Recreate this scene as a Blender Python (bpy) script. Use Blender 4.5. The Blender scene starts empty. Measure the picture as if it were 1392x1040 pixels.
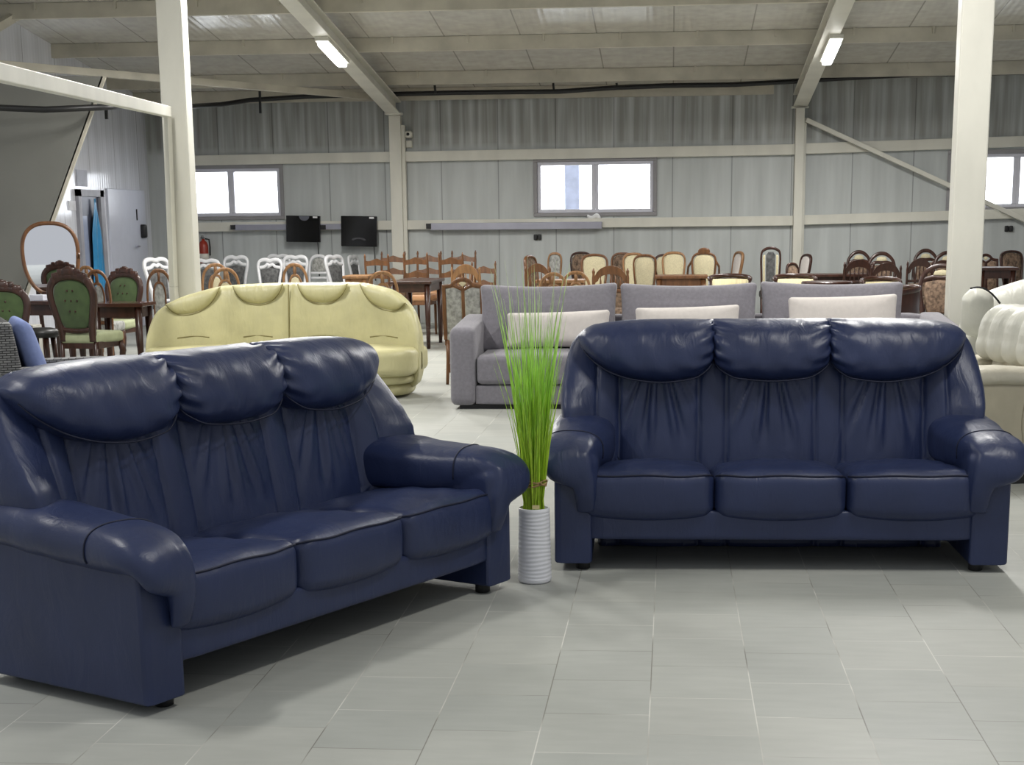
import bpy, math, random
from mathutils import Vector, Matrix
random.seed(7)
PI = math.pi
S = bpy.context.scene
COL = S.collection

# ------------------------------------------------------------------ camera geometry (1392 x 1040)
F, PX, PY, EYE = 2100.0, 729.0, 725.0, 1.47
_vy = Vector(((913-PX)/F, (300-PY)/F, 1)); _vd = Vector(((827-PX)/F, (11150-PY)/F, 1))
_d = _vd.normalized(); _y = (_vy - _d*_vy.dot(_d)).normalized(); _u = -_d; _x = _y.cross(_u)
ROT = Matrix((( _x[0], _y[0], _u[0]), (_x[1], _y[1], _u[1]), (_x[2], _y[2], _u[2])))   # world -> camera (right, down, forward)
CAM = Vector((0, 0, EYE))
def ray(u, v): return ROT.transposed() @ Vector(((u-PX)/F, (v-PY)/F, 1))
def at_z(u, v, z=0.0): r = ray(u, v); return CAM + r*((z-EYE)/r[2])
def at_y(u, v, Y): r = ray(u, v); return CAM + r*(Y/r[1])
def at_x(u, v, X): r = ray(u, v); return CAM + r*(X/r[0])
WA = math.radians(3.0); WN = Vector((math.sin(WA), math.cos(WA), 0)); WT = Vector((math.cos(WA), -math.sin(WA), 0))
def at_wall(u, v, off=0.0):
    r = ray(u, v); return CAM + r*((23*math.cos(WA)-off)/WN.dot(r))

# ------------------------------------------------------------------ mesh builder
class MB:
    def __init__(s): s.v = []; s.f = []
    def add(s, v, f):
        n = len(s.v); s.v += [tuple(p) for p in v]; s.f += [tuple(i+n for i in q) for q in f]; return s
    def box(s, c, d, rot=None):
        x, y, z = d[0]/2, d[1]/2, d[2]/2
        P = [Vector((a*x, b*y, e*z)) for a in (-1, 1) for b in (-1, 1) for e in (-1, 1)]
        if rot is not None: P = [rot @ p for p in P]
        c = Vector(c)
        return s.add([p+c for p in P], [(0,1,3,2),(4,6,7,5),(0,4,5,1),(2,3,7,6),(0,2,6,4),(1,5,7,3)])
    def beam(s, a, b, w, h, up=(0,0,1)):
        a, b = Vector(a), Vector(b); t = (b-a).normalized(); sd = t.cross(Vector(up)).normalized(); u = sd.cross(t)
        P = [q + sd*(i*w/2) + u*(j*h/2) for q in (a, b) for i in (-1, 1) for j in (-1, 1)]
        return s.add(P, [(0,1,3,2),(4,6,7,5),(0,4,5,1),(2,3,7,6),(0,2,6,4),(1,5,7,3)])
    def loft(s, rings, cap=True, closed=True):
        n = len(rings[0]); v = [p for r in rings for p in r]; f = []
        for i in range(len(rings)-1):
            for j in range(n if closed else n-1):
                k = (j+1) % n
                f.append((i*n+j, i*n+k, (i+1)*n+k, (i+1)*n+j))
        if cap and closed:
            for i in (0, len(rings)-1):
                c = sum((Vector(p) for p in rings[i]), Vector())/n
                v.append(tuple(c)); m = len(v)-1
                for j in range(n):
                    k = (j+1) % n
                    f.append((i*n+k, i*n+j, m) if i == 0 else (i*n+j, i*n+k, m))
        return s.add(v, f)
    def tube(s, path, r, n=8, cap=True):
        P = [Vector(p) for p in path]; R = r if isinstance(r, (list, tuple)) else [r]*len(P)
        rings = []; ref = None
        for i, p in enumerate(P):
            t = (P[min(i+1, len(P)-1)] - P[max(i-1, 0)]).normalized()
            if ref is None: ref = Vector((0,0,1)) if abs(t.z) < .9 else Vector((1,0,0))
            sd = t.cross(ref).normalized(); up = sd.cross(t).normalized(); ref = up
            rings.append([p + (sd*math.cos(a) + up*math.sin(a))*R[i] for a in (2*PI*k/n for k in range(n))])
        return s.loft(rings, cap)
    def sweep(s, path, hw, hh, n=28, e=.8, side=(1,0,0)):
        P = [Vector(p) for p in path]; rings = []
        for i, p in enumerate(P):
            t = (P[min(i+1, len(P)-1)] - P[max(i-1, 0)]).normalized()
            sd = Vector(side); sd = (sd - t*sd.dot(t)).normalized(); up = sd.cross(t).normalized()
            rg = []
            for k in range(n):
                a = 2*PI*k/n; c, q = math.cos(a), math.sin(a)
                rg.append(p + sd*(hw[i]*math.copysign(abs(c)**e, c)) + up*(hh[i]*math.copysign(abs(q)**e, q)))
            rings.append(rg)
        return s.loft(rings)
    def lathe(s, prof, c=(0,0,0), n=24):
        c = Vector(c)
        return s.loft([[c + Vector((r*math.cos(2*PI*k/n), r*math.sin(2*PI*k/n), z)) for k in range(n)] for r, z in prof])
    def soft(s, c, h, r, n=10, fn=None):
        """rounded cushion block: centre, half sizes, corner radius, deform"""
        c = Vector(c); hx, hy, hz = h; r = min(r, hx*.98, hy*.98, hz*.98)
        def g(hn, m):
            return [-hn + 2*hn*i/m for i in range(m+1)]
        def ax(hn):
            m = max(4, int(n)); q = [math.sin(-PI/2 + PI*i/m) for i in range(m+1)]
            return [hn*(.5*a + .5*(-1+2*i/m)) for i, a in enumerate(q)]
        X, Y, Z = ax(hx), ax(hy), ax(hz)
        idx = {}; V = []; Fc = []
        def vid(p):
            key = (round(p[0], 5), round(p[1], 5), round(p[2], 5))
            if key in idx: return idx[key]
            q = Vector((max(-(hx-r), min(hx-r, p[0])), max(-(hy-r), min(hy-r, p[1])), max(-(hz-r), min(hz-r, p[2]))))
            d = Vector(p) - q
            o = q + d.normalized()*r if d.length > 1e-9 else Vector(p)
            if fn: o = Vector(fn(o.x, o.y, o.z))
            V.append(o + c); idx[key] = len(V)-1; return idx[key]
        def face(A, B, mk, flip):
            for i in range(len(A)-1):
                for j in range(len(B)-1):
                    q = [vid(mk(A[i], B[j])), vid(mk(A[i+1], B[j])), vid(mk(A[i+1], B[j+1])), vid(mk(A[i], B[j+1]))]
                    Fc.append(tuple(q[::-1] if flip else q))
        face(X, Y, lambda a, b: (a, b, hz), False); face(X, Y, lambda a, b: (a, b, -hz), True)
        face(Y, Z, lambda a, b: (hx, a, b), False); face(Y, Z, lambda a, b: (-hx, a, b), True)
        face(X, Z, lambda a, b: (a, -hy, b), False); face(X, Z, lambda a, b: (a, hy, b), True)
        return s.add(V, Fc)
    def prism(s, poly, y0, y1):
        """polygon in x,z pushed along y"""
        n = len(poly)
        v = [(x, y0, z) for x, z in poly] + [(x, y1, z) for x, z in poly]
        f = [tuple(range(n)), tuple(range(2*n-1, n-1, -1))] + [(i, n+i, n+(i+1) % n, (i+1) % n) for i in range(n)]
        return s.add(v, f)
    def xf(s, fn): s.v = [tuple(fn(*p)) for p in s.v]; return s
    def build(s, name, mat, parent=None, smooth=True, bevel=0, label=None):
        me = bpy.data.meshes.new(name); me.from_pydata(s.v, [], s.f); me.validate(); me.update()
        import bmesh
        bm = bmesh.new(); bm.from_mesh(me); bmesh.ops.recalc_face_normals(bm, faces=bm.faces); bm.to_mesh(me); bm.free()
        if smooth: me.polygons.foreach_set('use_smooth', [True]*len(me.polygons))
        o = bpy.data.objects.new(name, me); COL.objects.link(o); me.materials.append(mat)
        if bevel:
            m = o.modifiers.new('Bevel', 'BEVEL'); m.width = bevel; m.segments = 2; m.limit_method = 'ANGLE'
        if parent: o.parent = parent
        if label: o['label'] = label
        return o

def tag(o, label, cat, group=None):
    o['label'] = label; o['category'] = cat
    if group: o['group'] = group
    return o
def thing(name, label, cat, loc, rz=0.0, group=None, scale=None):
    o = bpy.data.objects.new(name, None); COL.objects.link(o); o.empty_display_size = .1
    o.location = loc; o.rotation_euler = (0, 0, rz)
    if scale: o.scale = scale
    return tag(o, label, cat, group)
def struct(o): o['kind'] = 'structure'; return o
def dup(root, loc, rz, label, group=None, scale=None):
    r = root.copy(); COL.objects.link(r); r.location = loc; r.rotation_euler = (0, 0, rz); r['label'] = label
    if group: r['group'] = group
    if scale: r.scale = scale
    for ch in list(root.children):
        c = ch.copy(); COL.objects.link(c); c.parent = r
        for g in list(ch.children):
            d = g.copy(); COL.objects.link(d); d.parent = c
    return r
def cub(xs, ys, x):
    """smooth curve through points"""
    if x <= xs[0]: return ys[0]
    if x >= xs[-1]: return ys[-1]
    i = 0
    while x > xs[i+1]: i += 1
    h = xs[i+1]-xs[i]; t = (x-xs[i])/h
    def m(k):
        if k == 0: return (ys[1]-ys[0])/(xs[1]-xs[0])
        if k == len(xs)-1: return (ys[-1]-ys[-2])/(xs[-1]-xs[-2])
        a, b = (ys[k]-ys[k-1])/(xs[k]-xs[k-1]), (ys[k+1]-ys[k])/(xs[k+1]-xs[k])
        return 0 if a*b <= 0 else 2*a*b/(a+b)
    m0, m1 = m(i)*h, m(i+1)*h
    return (2*t**3-3*t*t+1)*ys[i] + (t**3-2*t*t+t)*m0 + (-2*t**3+3*t*t)*ys[i+1] + (t**3-t*t)*m1
def sm(a, b, x):
    t = max(0, min(1, (x-a)/(b-a))); return t*t*(3-2*t)

# ------------------------------------------------------------------ materials
def srgb(r, g, b):
    f = lambda c: (c/255/12.92) if c/255 <= .04045 else ((c/255+.055)/1.055)**2.4
    return (f(r), f(g), f(b), 1)
class NT:
    def __init__(s, name):
        s.m = bpy.data.materials.new(name); s.m.use_nodes = True; s.t = s.m.node_tree
        s.b = s.t.nodes['Principled BSDF']
    def n(s, kind, **kw):
        o = s.t.nodes.new(kind)
        for k, v in kw.items():
            if k in o.inputs: o.inputs[k].default_value = v
            else: setattr(o, k, v)
        return o
    def l(s, a, ai, b, bi): s.t.links.new(a.outputs[ai], b.inputs[bi])
    def coord(s, scale=(1,1,1), rot=(0,0,0), loc=(0,0,0), out='Object'):
        c = s.n('ShaderNodeTexCoord'); m = s.n('ShaderNodeMapping'); m.inputs['Scale'].default_value = scale
        m.inputs['Rotation'].default_value = rot; m.inputs['Location'].default_value = loc
        s.l(c, out, m, 'Vector'); return m
def mat(name, col, rough=.5, metal=0, vary=.12, vs=6, stretch=(1,1,1), bump=0, bs=60, spec=.5, sheen=0, coat=0):
    t = NT(name); b = t.b
    b.inputs['Roughness'].default_value = rough; b.inputs['Metallic'].default_value = metal
    b.inputs['Specular IOR Level'].default_value = spec
    if sheen: b.inputs['Sheen Weight'].default_value = sheen
    if coat: b.inputs['Coat Weight'].default_value = coat; b.inputs['Coat Roughness'].default_value = .15
    mp = t.coord(stretch)
    no = t.n('ShaderNodeTexNoise', Scale=vs, Detail=5.0); t.l(mp, 0, no, 'Vector')
    r = t.n('ShaderNodeValToRGB')
    lo = tuple(c*(1-vary) for c in col[:3]) + (1,); hi = tuple(min(1, c*(1+vary)) for c in col[:3]) + (1,)
    r.color_ramp.elements[0].position = .3; r.color_ramp.elements[1].position = .7
    r.color_ramp.elements[0].color = lo; r.color_ramp.elements[1].color = hi
    t.l(no, 'Fac', r, 'Fac'); t.l(r, 'Color', b, 'Base Color')
    if bump:
        n2 = t.n('ShaderNodeTexNoise', Scale=bs, Detail=4.0); t.l(mp, 0, n2, 'Vector')
        bp = t.n('ShaderNodeBump', Strength=bump, Distance=.01); t.l(n2, 'Fac', bp, 'Height'); t.l(bp, 'Normal', b, 'Normal')
    return t.m
def leather(name, col, rough=.38, wr=.5, spec=.5):
    t = NT(name); b = t.b
    b.inputs['Roughness'].default_value = rough; b.inputs['Specular IOR Level'].default_value = spec
    mp = t.coord()
    no = t.n('ShaderNodeTexNoise', Scale=5.0, Detail=4.0); t.l(mp, 0, no, 'Vector')
    r = t.n('ShaderNodeValToRGB'); r.color_ramp.elements[0].position = .3; r.color_ramp.elements[1].position = .75
    r.color_ramp.elements[0].color = tuple(c*.88 for c in col[:3]) + (1,); r.color_ramp.elements[1].color = tuple(min(1, c*1.1) for c in col[:3]) + (1,)
    t.l(no, 'Fac', r, 'Fac'); t.l(r, 'Color', b, 'Base Color')
    gr = t.n('ShaderNodeTexVoronoi', Scale=260.0); t.l(mp, 0, gr, 'Vector')
    wn = t.n('ShaderNodeTexNoise', Scale=9.0, Detail=3.0, Distortion=1.2); t.l(t.coord((1.7, 1, .55)), 0, wn, 'Vector')
    b1 = t.n('ShaderNodeBump', Strength=.12, Distance=.002); t.l(gr, 'Distance', b1, 'Height')
    b2 = t.n('ShaderNodeBump', Strength=wr, Distance=.02); t.l(wn, 'Fac', b2, 'Height'); t.l(b1, 'Normal', b2, 'Normal')
    t.l(b2, 'Normal', b, 'Normal')
    return t.m
def emit(name, col, k):
    t = NT(name); t.t.nodes.remove(t.b); e = t.n('ShaderNodeEmission', Color=col, Strength=k)
    t.l(e, 0, t.t.nodes['Material Output'], 'Surface'); return t.m

NAVY = leather('navy leather', srgb(38, 48, 81), .40, .2, .45)
SEAM = mat('navy seam thread', srgb(18, 24, 48), .7)
DARKP = mat('black plastic', srgb(22, 22, 24), .45)
YEL = leather('pale yellow leather', srgb(197, 191, 145), .42, .35)
WHL = leather('white leather', srgb(200, 199, 188), .42, .3)
CRM = leather('cream leather', srgb(196, 190, 172), .42, .4)
CRMB = leather('beige leather', srgb(176, 168, 146), .45, .2)
GREY = mat('grey woven fabric', srgb(124, 121, 128), .92, vary=.10, vs=40, bump=.35, bs=240, sheen=.25)
PALE = mat('pale pillow fabric', srgb(206, 199, 194), .92, vary=.04, vs=30, bump=.25, bs=260, sheen=.2)
STEEL = mat('cream painted steel', srgb(210, 208, 197), .5, vary=.08, vs=3, stretch=(1,1,.4))
STEELD = mat('weathered cream steel', srgb(186, 181, 166), .55, vary=.16, vs=3)
WOOD = mat('brown varnished wood', srgb(106, 70, 42), .4, vary=.35, vs=5, stretch=(6,6,1))
WOODL = mat('light orange wood', srgb(142, 104, 68), .42, vary=.28, vs=5, stretch=(6,6,1))
WOODD = mat('dark mahogany wood', srgb(56, 32, 24), .3, vary=.4, vs=6, stretch=(5,5,1))
WHITEW = mat('white lacquered wood', srgb(214, 214, 216), .35, vary=.04)
GREENV = mat('green velvet', srgb(60, 78, 42), .85, vary=.2, vs=12, sheen=.3)
BEIGEF = mat('beige upholstery', srgb(200, 190, 158), .9, vary=.12, vs=60, bump=.2, bs=160)
GREYF = mat('grey patterned upholstery', srgb(150, 150, 146), .9, vary=.4, vs=26)
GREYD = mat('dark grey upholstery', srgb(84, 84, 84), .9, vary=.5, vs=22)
FLORAL = mat('brown floral upholstery', srgb(116, 96, 80), .9, vary=.65, vs=28)
TAN = mat('tan seat leather', srgb(178, 132, 92), .5, vary=.1)
GLASSW = mat('white ceramic', srgb(222, 222, 226), .3, vary=.03, vs=3)
BLACKG = mat('black gloss', srgb(10, 10, 12), .12, vary=.0)
SILV = mat('silver trunking', srgb(160, 160, 172), .35, metal=.6, vary=.06)
# ------------------------------------------------------------------ navy three-seat sofa
def make_sofa(loc, rz, label, scale=None):
    t = thing('leather_sofa', label, 'sofa', loc, rz, None, scale)
    # side panels with armrests
    for s in (-1, 1):
        m = MB()
        prof = [(-.015,.034),(-.015,.30),(-.01,.44),(.10,.475),(.30,.49),(.45,.53),(.56,.60),(.74,.62),(.775,.60),(.775,.034)]
        rings = []
        def ring(x, ins):
            c = (.39, .32)
            return [(x, c[0]+(y-c[0])*(1-ins), c[1]+(z-c[1])*(1-ins)) for y, z in prof]
        xs = [(.795,.03),(.80,.008),(.812,0),(.925,0),(.948,.008),(.955,.03)]
        m.loft([ring(s*x, i) for x, i in xs])
        pan = m.build('side_panel', NAVY, t, smooth=False, bevel=.014)
        pan.data.polygons.foreach_set('use_smooth', [False]*len(pan.data.polygons))
        # armrest: fat roll sloping forward, bending down into the front column
        # y, centre z, centre x, half width, rise above centre, drop on the inner side, drop on the outer side
        key = [(.72,.530,.850,.135,.080,.15,.05),(.56,.530,.850,.145,.085,.15,.06),(.42,.525,.853,.148,.083,.14,.07),(.28,.515,.860,.140,.080,.125,.07),(.16,.508,.872,.130,.080,.11,.068),
               (.06,.502,.884,.124,.078,.10,.056),(-.005,.494,.886,.121,.066,.08,.044),(-.044,.472,.881,.111,.050,.055,.036),(-.056,.430,.8525,.0775,.036,.036,.036),(-.053,.39,.8295,.0525,.030,.030,.030),(-.047,.34,.822,.044,.026,.026,.026),(-.030,.262,.818,.038,.014,.014,.014)]
        N = 56; P = []; KK = []
        ts = list(range(len(key)))
        for k in range(N):
            q = (len(key)-1)*k/(N-1)
            y, z, x, hw, hh, hi_, ho = (cub(ts, [a[i] for a in key], q) for i in range(7))
            fl = .012*math.exp(-((q-6)/1.4)**2)
            P.append(Vector((s*(x+fl), y, z))); KK.append((hw, hh, hi_, ho))
        def apt(i, an, g=1.0):
            t_ = (P[min(i+1, N-1)]-P[max(i-1, 0)]).normalized(); sd = Vector((1, 0, 0)); sd = (sd-t_*sd.dot(t_)).normalized(); up = t_.cross(sd).normalized()
            if up.z < 0 and abs(up.z) > .3: up = -up
            if abs(up.z) <= .3 and up.y > 0: up = -up
            hw, hh, a_, b_ = KK[i]; c, q = math.cos(an), math.sin(an)
            if q < 0:
                w = .5+.5*c*s; hh = a_+(b_-a_)*w*w*(3-2*w)
            ec, eq = .72, .76
            k = sm(.34, .04, P[i].y)
            if c*s < 0: ec, eq = (.35+.37*k, .9) if q < 0 else (.95-.2*k, .95-.2*k)
            return P[i] + sd*(g*hw*math.copysign(abs(c)**ec, c)*(1+(.10*(1-k)*abs(q) if c*s < 0 and q < 0 else 0))) + up*(g*hh*math.copysign(abs(q)**eq, q))
        a = MB().loft([[apt(i, 2*PI*k/44) for k in range(44)] for i in range(N)])
        a.soft((s*.810, .21, .405), (.043, .266, .105), .035, 12)
        def wr(x, y, z):
            d = .0025*math.sin(38*y+12*abs(x))*math.exp(-((y-.40)/.12)**2) + .003*math.sin(60*abs(x)+20*z)*math.exp(-((y-.0)/.07)**2)
            return (x, y, z+d)
        a.xf(wr)
        arm = a.build('armrest', NAVY, t)
        rm = arm.modifiers.new('Remesh', 'REMESH'); rm.mode = 'VOXEL'; rm.voxel_size = .008; rm.use_smooth_shade = True
        sm_ = arm.modifiers.new('Smooth', 'SMOOTH'); sm_.iterations = 7; sm_.factor = .5
        # seam across the armrest and along its lower outer edge
        sp = [apt(21, -.45+3.9*k/29 if s > 0 else PI+.45-3.9*k/29, 1.012) for k in range(30)]
        MB().tube(sp, .0028, 5).build('seam', SEAM, arm)
    # front apron and underside
    ap = MB(); ap.soft((0, .045, .20), (.81, .055, .063), .014, 12)
    ap.build('front_apron', NAVY, t)
    MB().box((0, .41, .20), (1.60, .66, .08)).build('underframe', DARKP, t, smooth=False, label='black cloth underside')
    # feet
    for sx in (-1, 1):
        for y in (.045, .70):
            f = MB(); f.lathe([(.024, 0), (.03, .004), (.03, .05), (.026, .07)], (sx*.835, y, 0), 16)
            f.build('foot', DARKP, t, label='short black foot')
    # backrest shell with stitched panels
    m = MB(); rings = []
    NX = 230
    ss = [math.sin(PI/2*(-1+2*i/NX))*.35 + .65*(-1+2*i/NX) for i in range(NX+1)]
    seams = [-.785, -.685, -.325, -.20, .20, .325, .685, .785]
    def front(x, z):
        d = 0
        for c, hw, b in ((0, .20, .034), (-.505, .18, .034), (.505, .18, .034), (-.2625, .0625, .016), (.2625, .0625, .016), (.735, .05, .02), (-.735, .05, .02)):
            u = (x-c)/hw
            if abs(u) < 1: d += b*(1-u*u)**.5*.6 + b*(1-u*u)*.4
        for c in (0, -.505, .505):
            u = (x-c)/.19
            if abs(u) < 1.05:
                ph = c*7
                a = (x-c+.02*math.sin(3+c*5))/(.16+max(0, .80-z)*.9)
                d += .0105*(math.sin(27*a+ph)+.6*math.sin(45*a+1.7+ph))*(1-u*u*.9)*sm(.42, .60, z)
        for xs in seams: d -= .012*math.exp(-((x-xs)/.0065)**2)
        ax = abs(x)
        d += .17*sm(.66, .95, ax)*sm(.97, .58, z)
        if ax > .8: d += .003*math.sin(z*80)*sm(.8, .85, ax)*sm(.9, .6, z)
        return d
    zs = [.010, .03, .16, .25, .33] + [.36+.02*i for i in range(25)] + [.86, .88, .90, .915, .93, .945, .96, .972, .984, 1.0, 1.006, 1.010]
    for z in zs:
        w = cub([.1, .30, .42, .55, .68, .80, .9, 1.01], [.785, .785, .94, .945, .955, .942, .915, .88], z)
        if z > .89: w -= .11*(1-math.sqrt(max(0, 1-((z-.89)/.12)**2)))
        yf = cub([.1, .38, .75, 1.0], [.49, .525, .60, .655], z); yb = cub([.1, .6, .9, 1.0], [.775, .79, .79, .765], z)
        if z > .958:
            k = 1-math.sqrt(max(0, 1-((z-.958)/.0535)**2)); yf += .06*k; yb -= .05*k
        mid, c = (yf+yb)/2, (yb-yf)/2; r = []
        for s in ss:
            e = (1-abs(s)**5)**(1/5) if abs(s) < 1 else 0
            r.append((s*w, mid - c*e - front(s*w, z)*min(1, e*1.6), z))
        for s in ss[::-4][1:-1]:
            e = (1-abs(s)**5)**(1/5)
            r.append((s*w, mid + c*e, z))
        rings.append(r)
    m.loft(rings); m.build('backrest', NAVY, t)
    # headrest rolls
    heads = [([-.264,-.245,-.15,0,.15,.245,.264], [1.020,1.025,1.029,1.03,1.029,1.025,1.020], [.865,.82,.770,.758,.770,.82,.865], 1, 1)]
    o = ([.256,.275,.36,.50,.62,.72,.79,.84,.872], [1.020,1.025,1.029,1.030,1.027,1.020,1.008,.990,.962], [.865,.82,.768,.754,.766,.795,.835,.882,.935])
    heads.append((o[0], o[1], o[2], 1, 0)); heads.append(([-a for a in o[0][::-1]], o[1][::-1], o[2][::-1], 0, 1))
    for hi, (xs, zt, zb, gl, gr_) in enumerate(heads):
        m = MB(); rings = []; N = 90
        for i in range(N+1):
            q = i/N; q = .5-.5*math.cos(PI*q); q = .6*q+.4*i/N
            x = xs[0]+(xs[-1]-xs[0])*q
            a, b = cub(xs, zt, x), cub(xs, zb, x); zc, hh = (a+b)/2, (a-b)/2
            dl, dr = x-xs[0], xs[-1]-x
            pin = min(1, (max(0, 1-(1-min(1, dl/.045))**2))**.5, (max(0, 1-(1-min(1, dr/.045))**2))**.5)
            hd = .150*min(1, hh/.13)**.62*(.86+.14*pin)
            rg = []
            M = 56
            for k in range(M):
                th = 2*PI*k/M; c, sn = math.cos(th), math.sin(th)
                g = 0
                for dd, on in ((dl, gl), (dr, gr_)):
                    if on: g += .014*math.exp(-dd/.055)*math.sin(11*th+2*hi+(30*dd if th < PI else -30*dd))
                g += .0020*math.sin(46*x+5*sn+hi)*max(0, c) + .0005*math.sin(95*x-9*sn+2*hi)*max(0, c)
                z = zc + (hh+g*.6*min(1,hh/.06))*math.copysign(abs(sn)**.82, sn)
                y = .625 - (hd+g)*math.copysign(abs(c)**.82, c) + .30*(z-.88)
                rg.append((x, y, z))
            rings.append(rg)
        m.loft(rings); h = m.build('headrest', NAVY, t)
        # piping under the roll
        pts = []
        for i in range(41):
            x = xs[0]+.012+(xs[-1]-xs[0]-.024)*i/40; b = cub(xs, zb, x); hh = (cub(xs, zt, x)-b)/2
            pts.append((x, .605-.085*min(1, hh/.14)+.30*(b-.88), b+.004))
        MB().tube(pts, .0032, 6).build('piping', SEAM, h)
    # seat cushions
    for ci, (cx, hx) in enumerate(((-.560, .283), (0, .277), (.560, .283))):
        hy, hz = .300, .096
        def fn(x, y, z, hx=hx, hy=hy, hz=hz, ci=ci):
            u, w = x/hx, y/hy
            top = sm(-.2, 1, z/hz)
            z2 = z + top*(.036*(1-u*u)*(1-w*w*.92)) - .055*(y+hy)/(2*hy)*1.0
            if z < 0: z2 -= .022*(1-u*u)*sm(.2, -1, w)
            y2 = y - .028*(1-u**4)*sm(.0, -1, w)*(1-(z/hz)**2*.55)
            z2 += top*.0030*(math.sin(26*x+18*y+ci)+math.sin(41*y-22*x+2*ci))*(.4+.6*abs(u))
            return (x, y2, z2)
        m = MB(); m.soft((cx, .275, .337), (hx, hy, hz), .05, 34, fn)
        sc = m.build('seat_cushion', NAVY, t)
        pts = []
        for i in range(31):
            u = -.975+1.95*i/30; x = u*hx
            p = Vector(fn(x, -hy+.010, hz-.020)) if abs(u) < .92 else Vector(fn(x, -hy+.014+.03*(abs(u)-.92)/.055, hz-.024))
            pts.append((cx+p.x, .275+p.y-.002, .337+p.z+.002))
        MB().tube(pts, .0042, 6).build('piping', SEAM, sc)
    return t

RZ1 = math.radians(1.3)
sofa1 = make_sofa((.466, 6.49, 0), RZ1, 'navy blue leather three seat sofa standing square-on to the right of the grass vase')
A_, B_ = at_z(195, 962, .034), at_z(692, 787, .034)
d_ = (B_-A_); RZ2 = math.atan2(d_.y, d_.x); c_ = (A_+B_)/2
sofa2 = dup(sofa1, (c_.x, c_.y, 0), RZ2, 'navy blue leather three seat sofa turned at an angle left of the grass vase', scale=(d_.length/1.91, 1.0, 1.0))

# ------------------------------------------------------------------ vase with artificial grass
vp = at_z(727, 790)
va = thing('floor_vase', 'white ribbed ceramic floor vase standing between the two navy sofas', 'vase', (vp.x, vp.y, 0))
m = MB(); prof = [(.0, 0), (.062, 0), (.068, .006)]
for i in range(1, 90):
    z = .006+.30*i/90
    prof.append((.0705-.0065*(i/90) +   .0010*math.sin(z*2*PI/.0165+1.2*math.sin(z*21)), z))
prof += [(.0625, .312), (.060, .314), (.057, .311), (.056, .26), (.0, .255)]
n = 48; rings = []
for r, z in prof: rings.append([(max(r, .0005)*math.cos(2*PI*k/n), max(r, .0005)*math.sin(2*PI*k/n), z + (.003*math.sin(2*PI*k/n*2+z*30) if .02 < z < .29 else 0)) for k in range(n)])
m.loft(rings); m.build('vase_body', GLASSW, va)
tg = NT('grass blades'); mp = tg.coord()
sx = tg.n('ShaderNodeSeparateXYZ'); tg.l(mp, 0, sx, 0)
rp = tg.n('ShaderNodeValToRGB'); el = rp.color_ramp.elements
el[0].position = .25; el[0].color = srgb(176, 206, 62); el[1].position = .62; el[1].color = srgb(166, 212, 92)
e3 = el.new(.85); e3.color = srgb(168, 200, 124); e4 = el.new(1.0); e4.color = srgb(190, 204, 160)
nn = tg.n('ShaderNodeTexNoise', Scale=90.0); tg.l(tg.coord((1, 1, .03)), 0, nn, 'Vector')
ad = tg.n('ShaderNodeMath', operation='MULTIPLY_ADD'); tg.l(nn, 'Fac', ad, 0); ad.inputs[1].default_value = .7
mm = tg.n('ShaderNodeMath', operation='SUBTRACT'); tg.l(sx, 'Z', mm, 0); mm.inputs[1].default_value = .36
tg.l(mm, 0, ad, 2); tg.l(ad, 0, rp, 0); tg.l(rp, 0, tg.b, 'Base Color')
hs = tg.n('ShaderNodeHueSaturation'); tg.l(rp, 0, hs, 'Color'); n5 = tg.n('ShaderNodeTexNoise', Scale=130.0); tg.l(tg.coord((1, 1, .02)), 0, n5, 'Vector')
mr = tg.n('ShaderNodeMapRange'); tg.l(n5, 'Fac', mr, 0); mr.inputs[1].default_value = .3; mr.inputs[2].default_value = .7; mr.inputs[3].default_value = .65; mr.inputs[4].default_value = 1.5
tg.l(mr, 0, hs, 'Value'); tg.l(hs, 0, tg.b, 'Base Color')
tg.b.inputs['Roughness'].default_value = .5
tl_ = tg.n('ShaderNodeBsdfTranslucent'); tg.l(hs, 0, tl_, 0); mxg = tg.n('ShaderNodeMixShader'); mxg.inputs[0].default_value = .42
tg.l(tg.b, 0, mxg, 1); tg.l(tl_, 0, mxg, 2); tg.l(mxg, 0, tg.t.nodes['Material Output'], 'Surface')
GRASS = tg.m
gr = thing('artificial_grass', 'tall bundle of green artificial grass standing in the white vase', 'plant', (vp.x, vp.y, .262))
m = MB(); rnd = random.Random(3)
for i in range(300):
    a = rnd.uniform(0, 2*PI); r0 = .047*math.sqrt(rnd.random()); big = rnd.random()
    hgt = rnd.uniform(.45, .82) if big < .75 else rnd.uniform(.78, 1.10)
    sp = rnd.uniform(.02, .115)*(hgt/.8)*(1.0 if rnd.random() < .93 else 1.9)
    ox, oy = r0*math.cos(a), r0*math.sin(a)
    ta = a+rnd.uniform(-.9, .9)
    px, py = sp*math.cos(ta), sp*math.sin(ta)
    w = rnd.uniform(.0022, .0042); fa = rnd.uniform(0, PI)
    wx, wy = math.cos(fa), math.sin(fa); L = []; Rr = []
    for k in range(9):
        q = k/8; b = q**1.7
        pinch = .82 if .1 < q < .25 else 1
        x, y, z = ox*pinch+px*b, oy*pinch+py*b, hgt*(q-.02*b)
        ww = w*(1-q**2.2)+.0004
        L.append((x-wx*ww, y-wy*ww, z)); Rr.append((x+wx*ww, y+wy*ww, z))
    v = L+Rr; m.add(v, [(k, k+1, 9+k+1, 9+k) for k in range(8)])
m.build('grass_blades', GRASS, gr, smooth=False)
m = MB()
for k in range(3):
    m.tube([(.051*math.cos(2*PI*j/30)*(1+.06*math.sin(5*j+k)), .051*math.sin(2*PI*j/30), .148+.008*k+.004*math.sin(j*.8+k*2)) for j in range(31)], .0042, 6)
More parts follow.
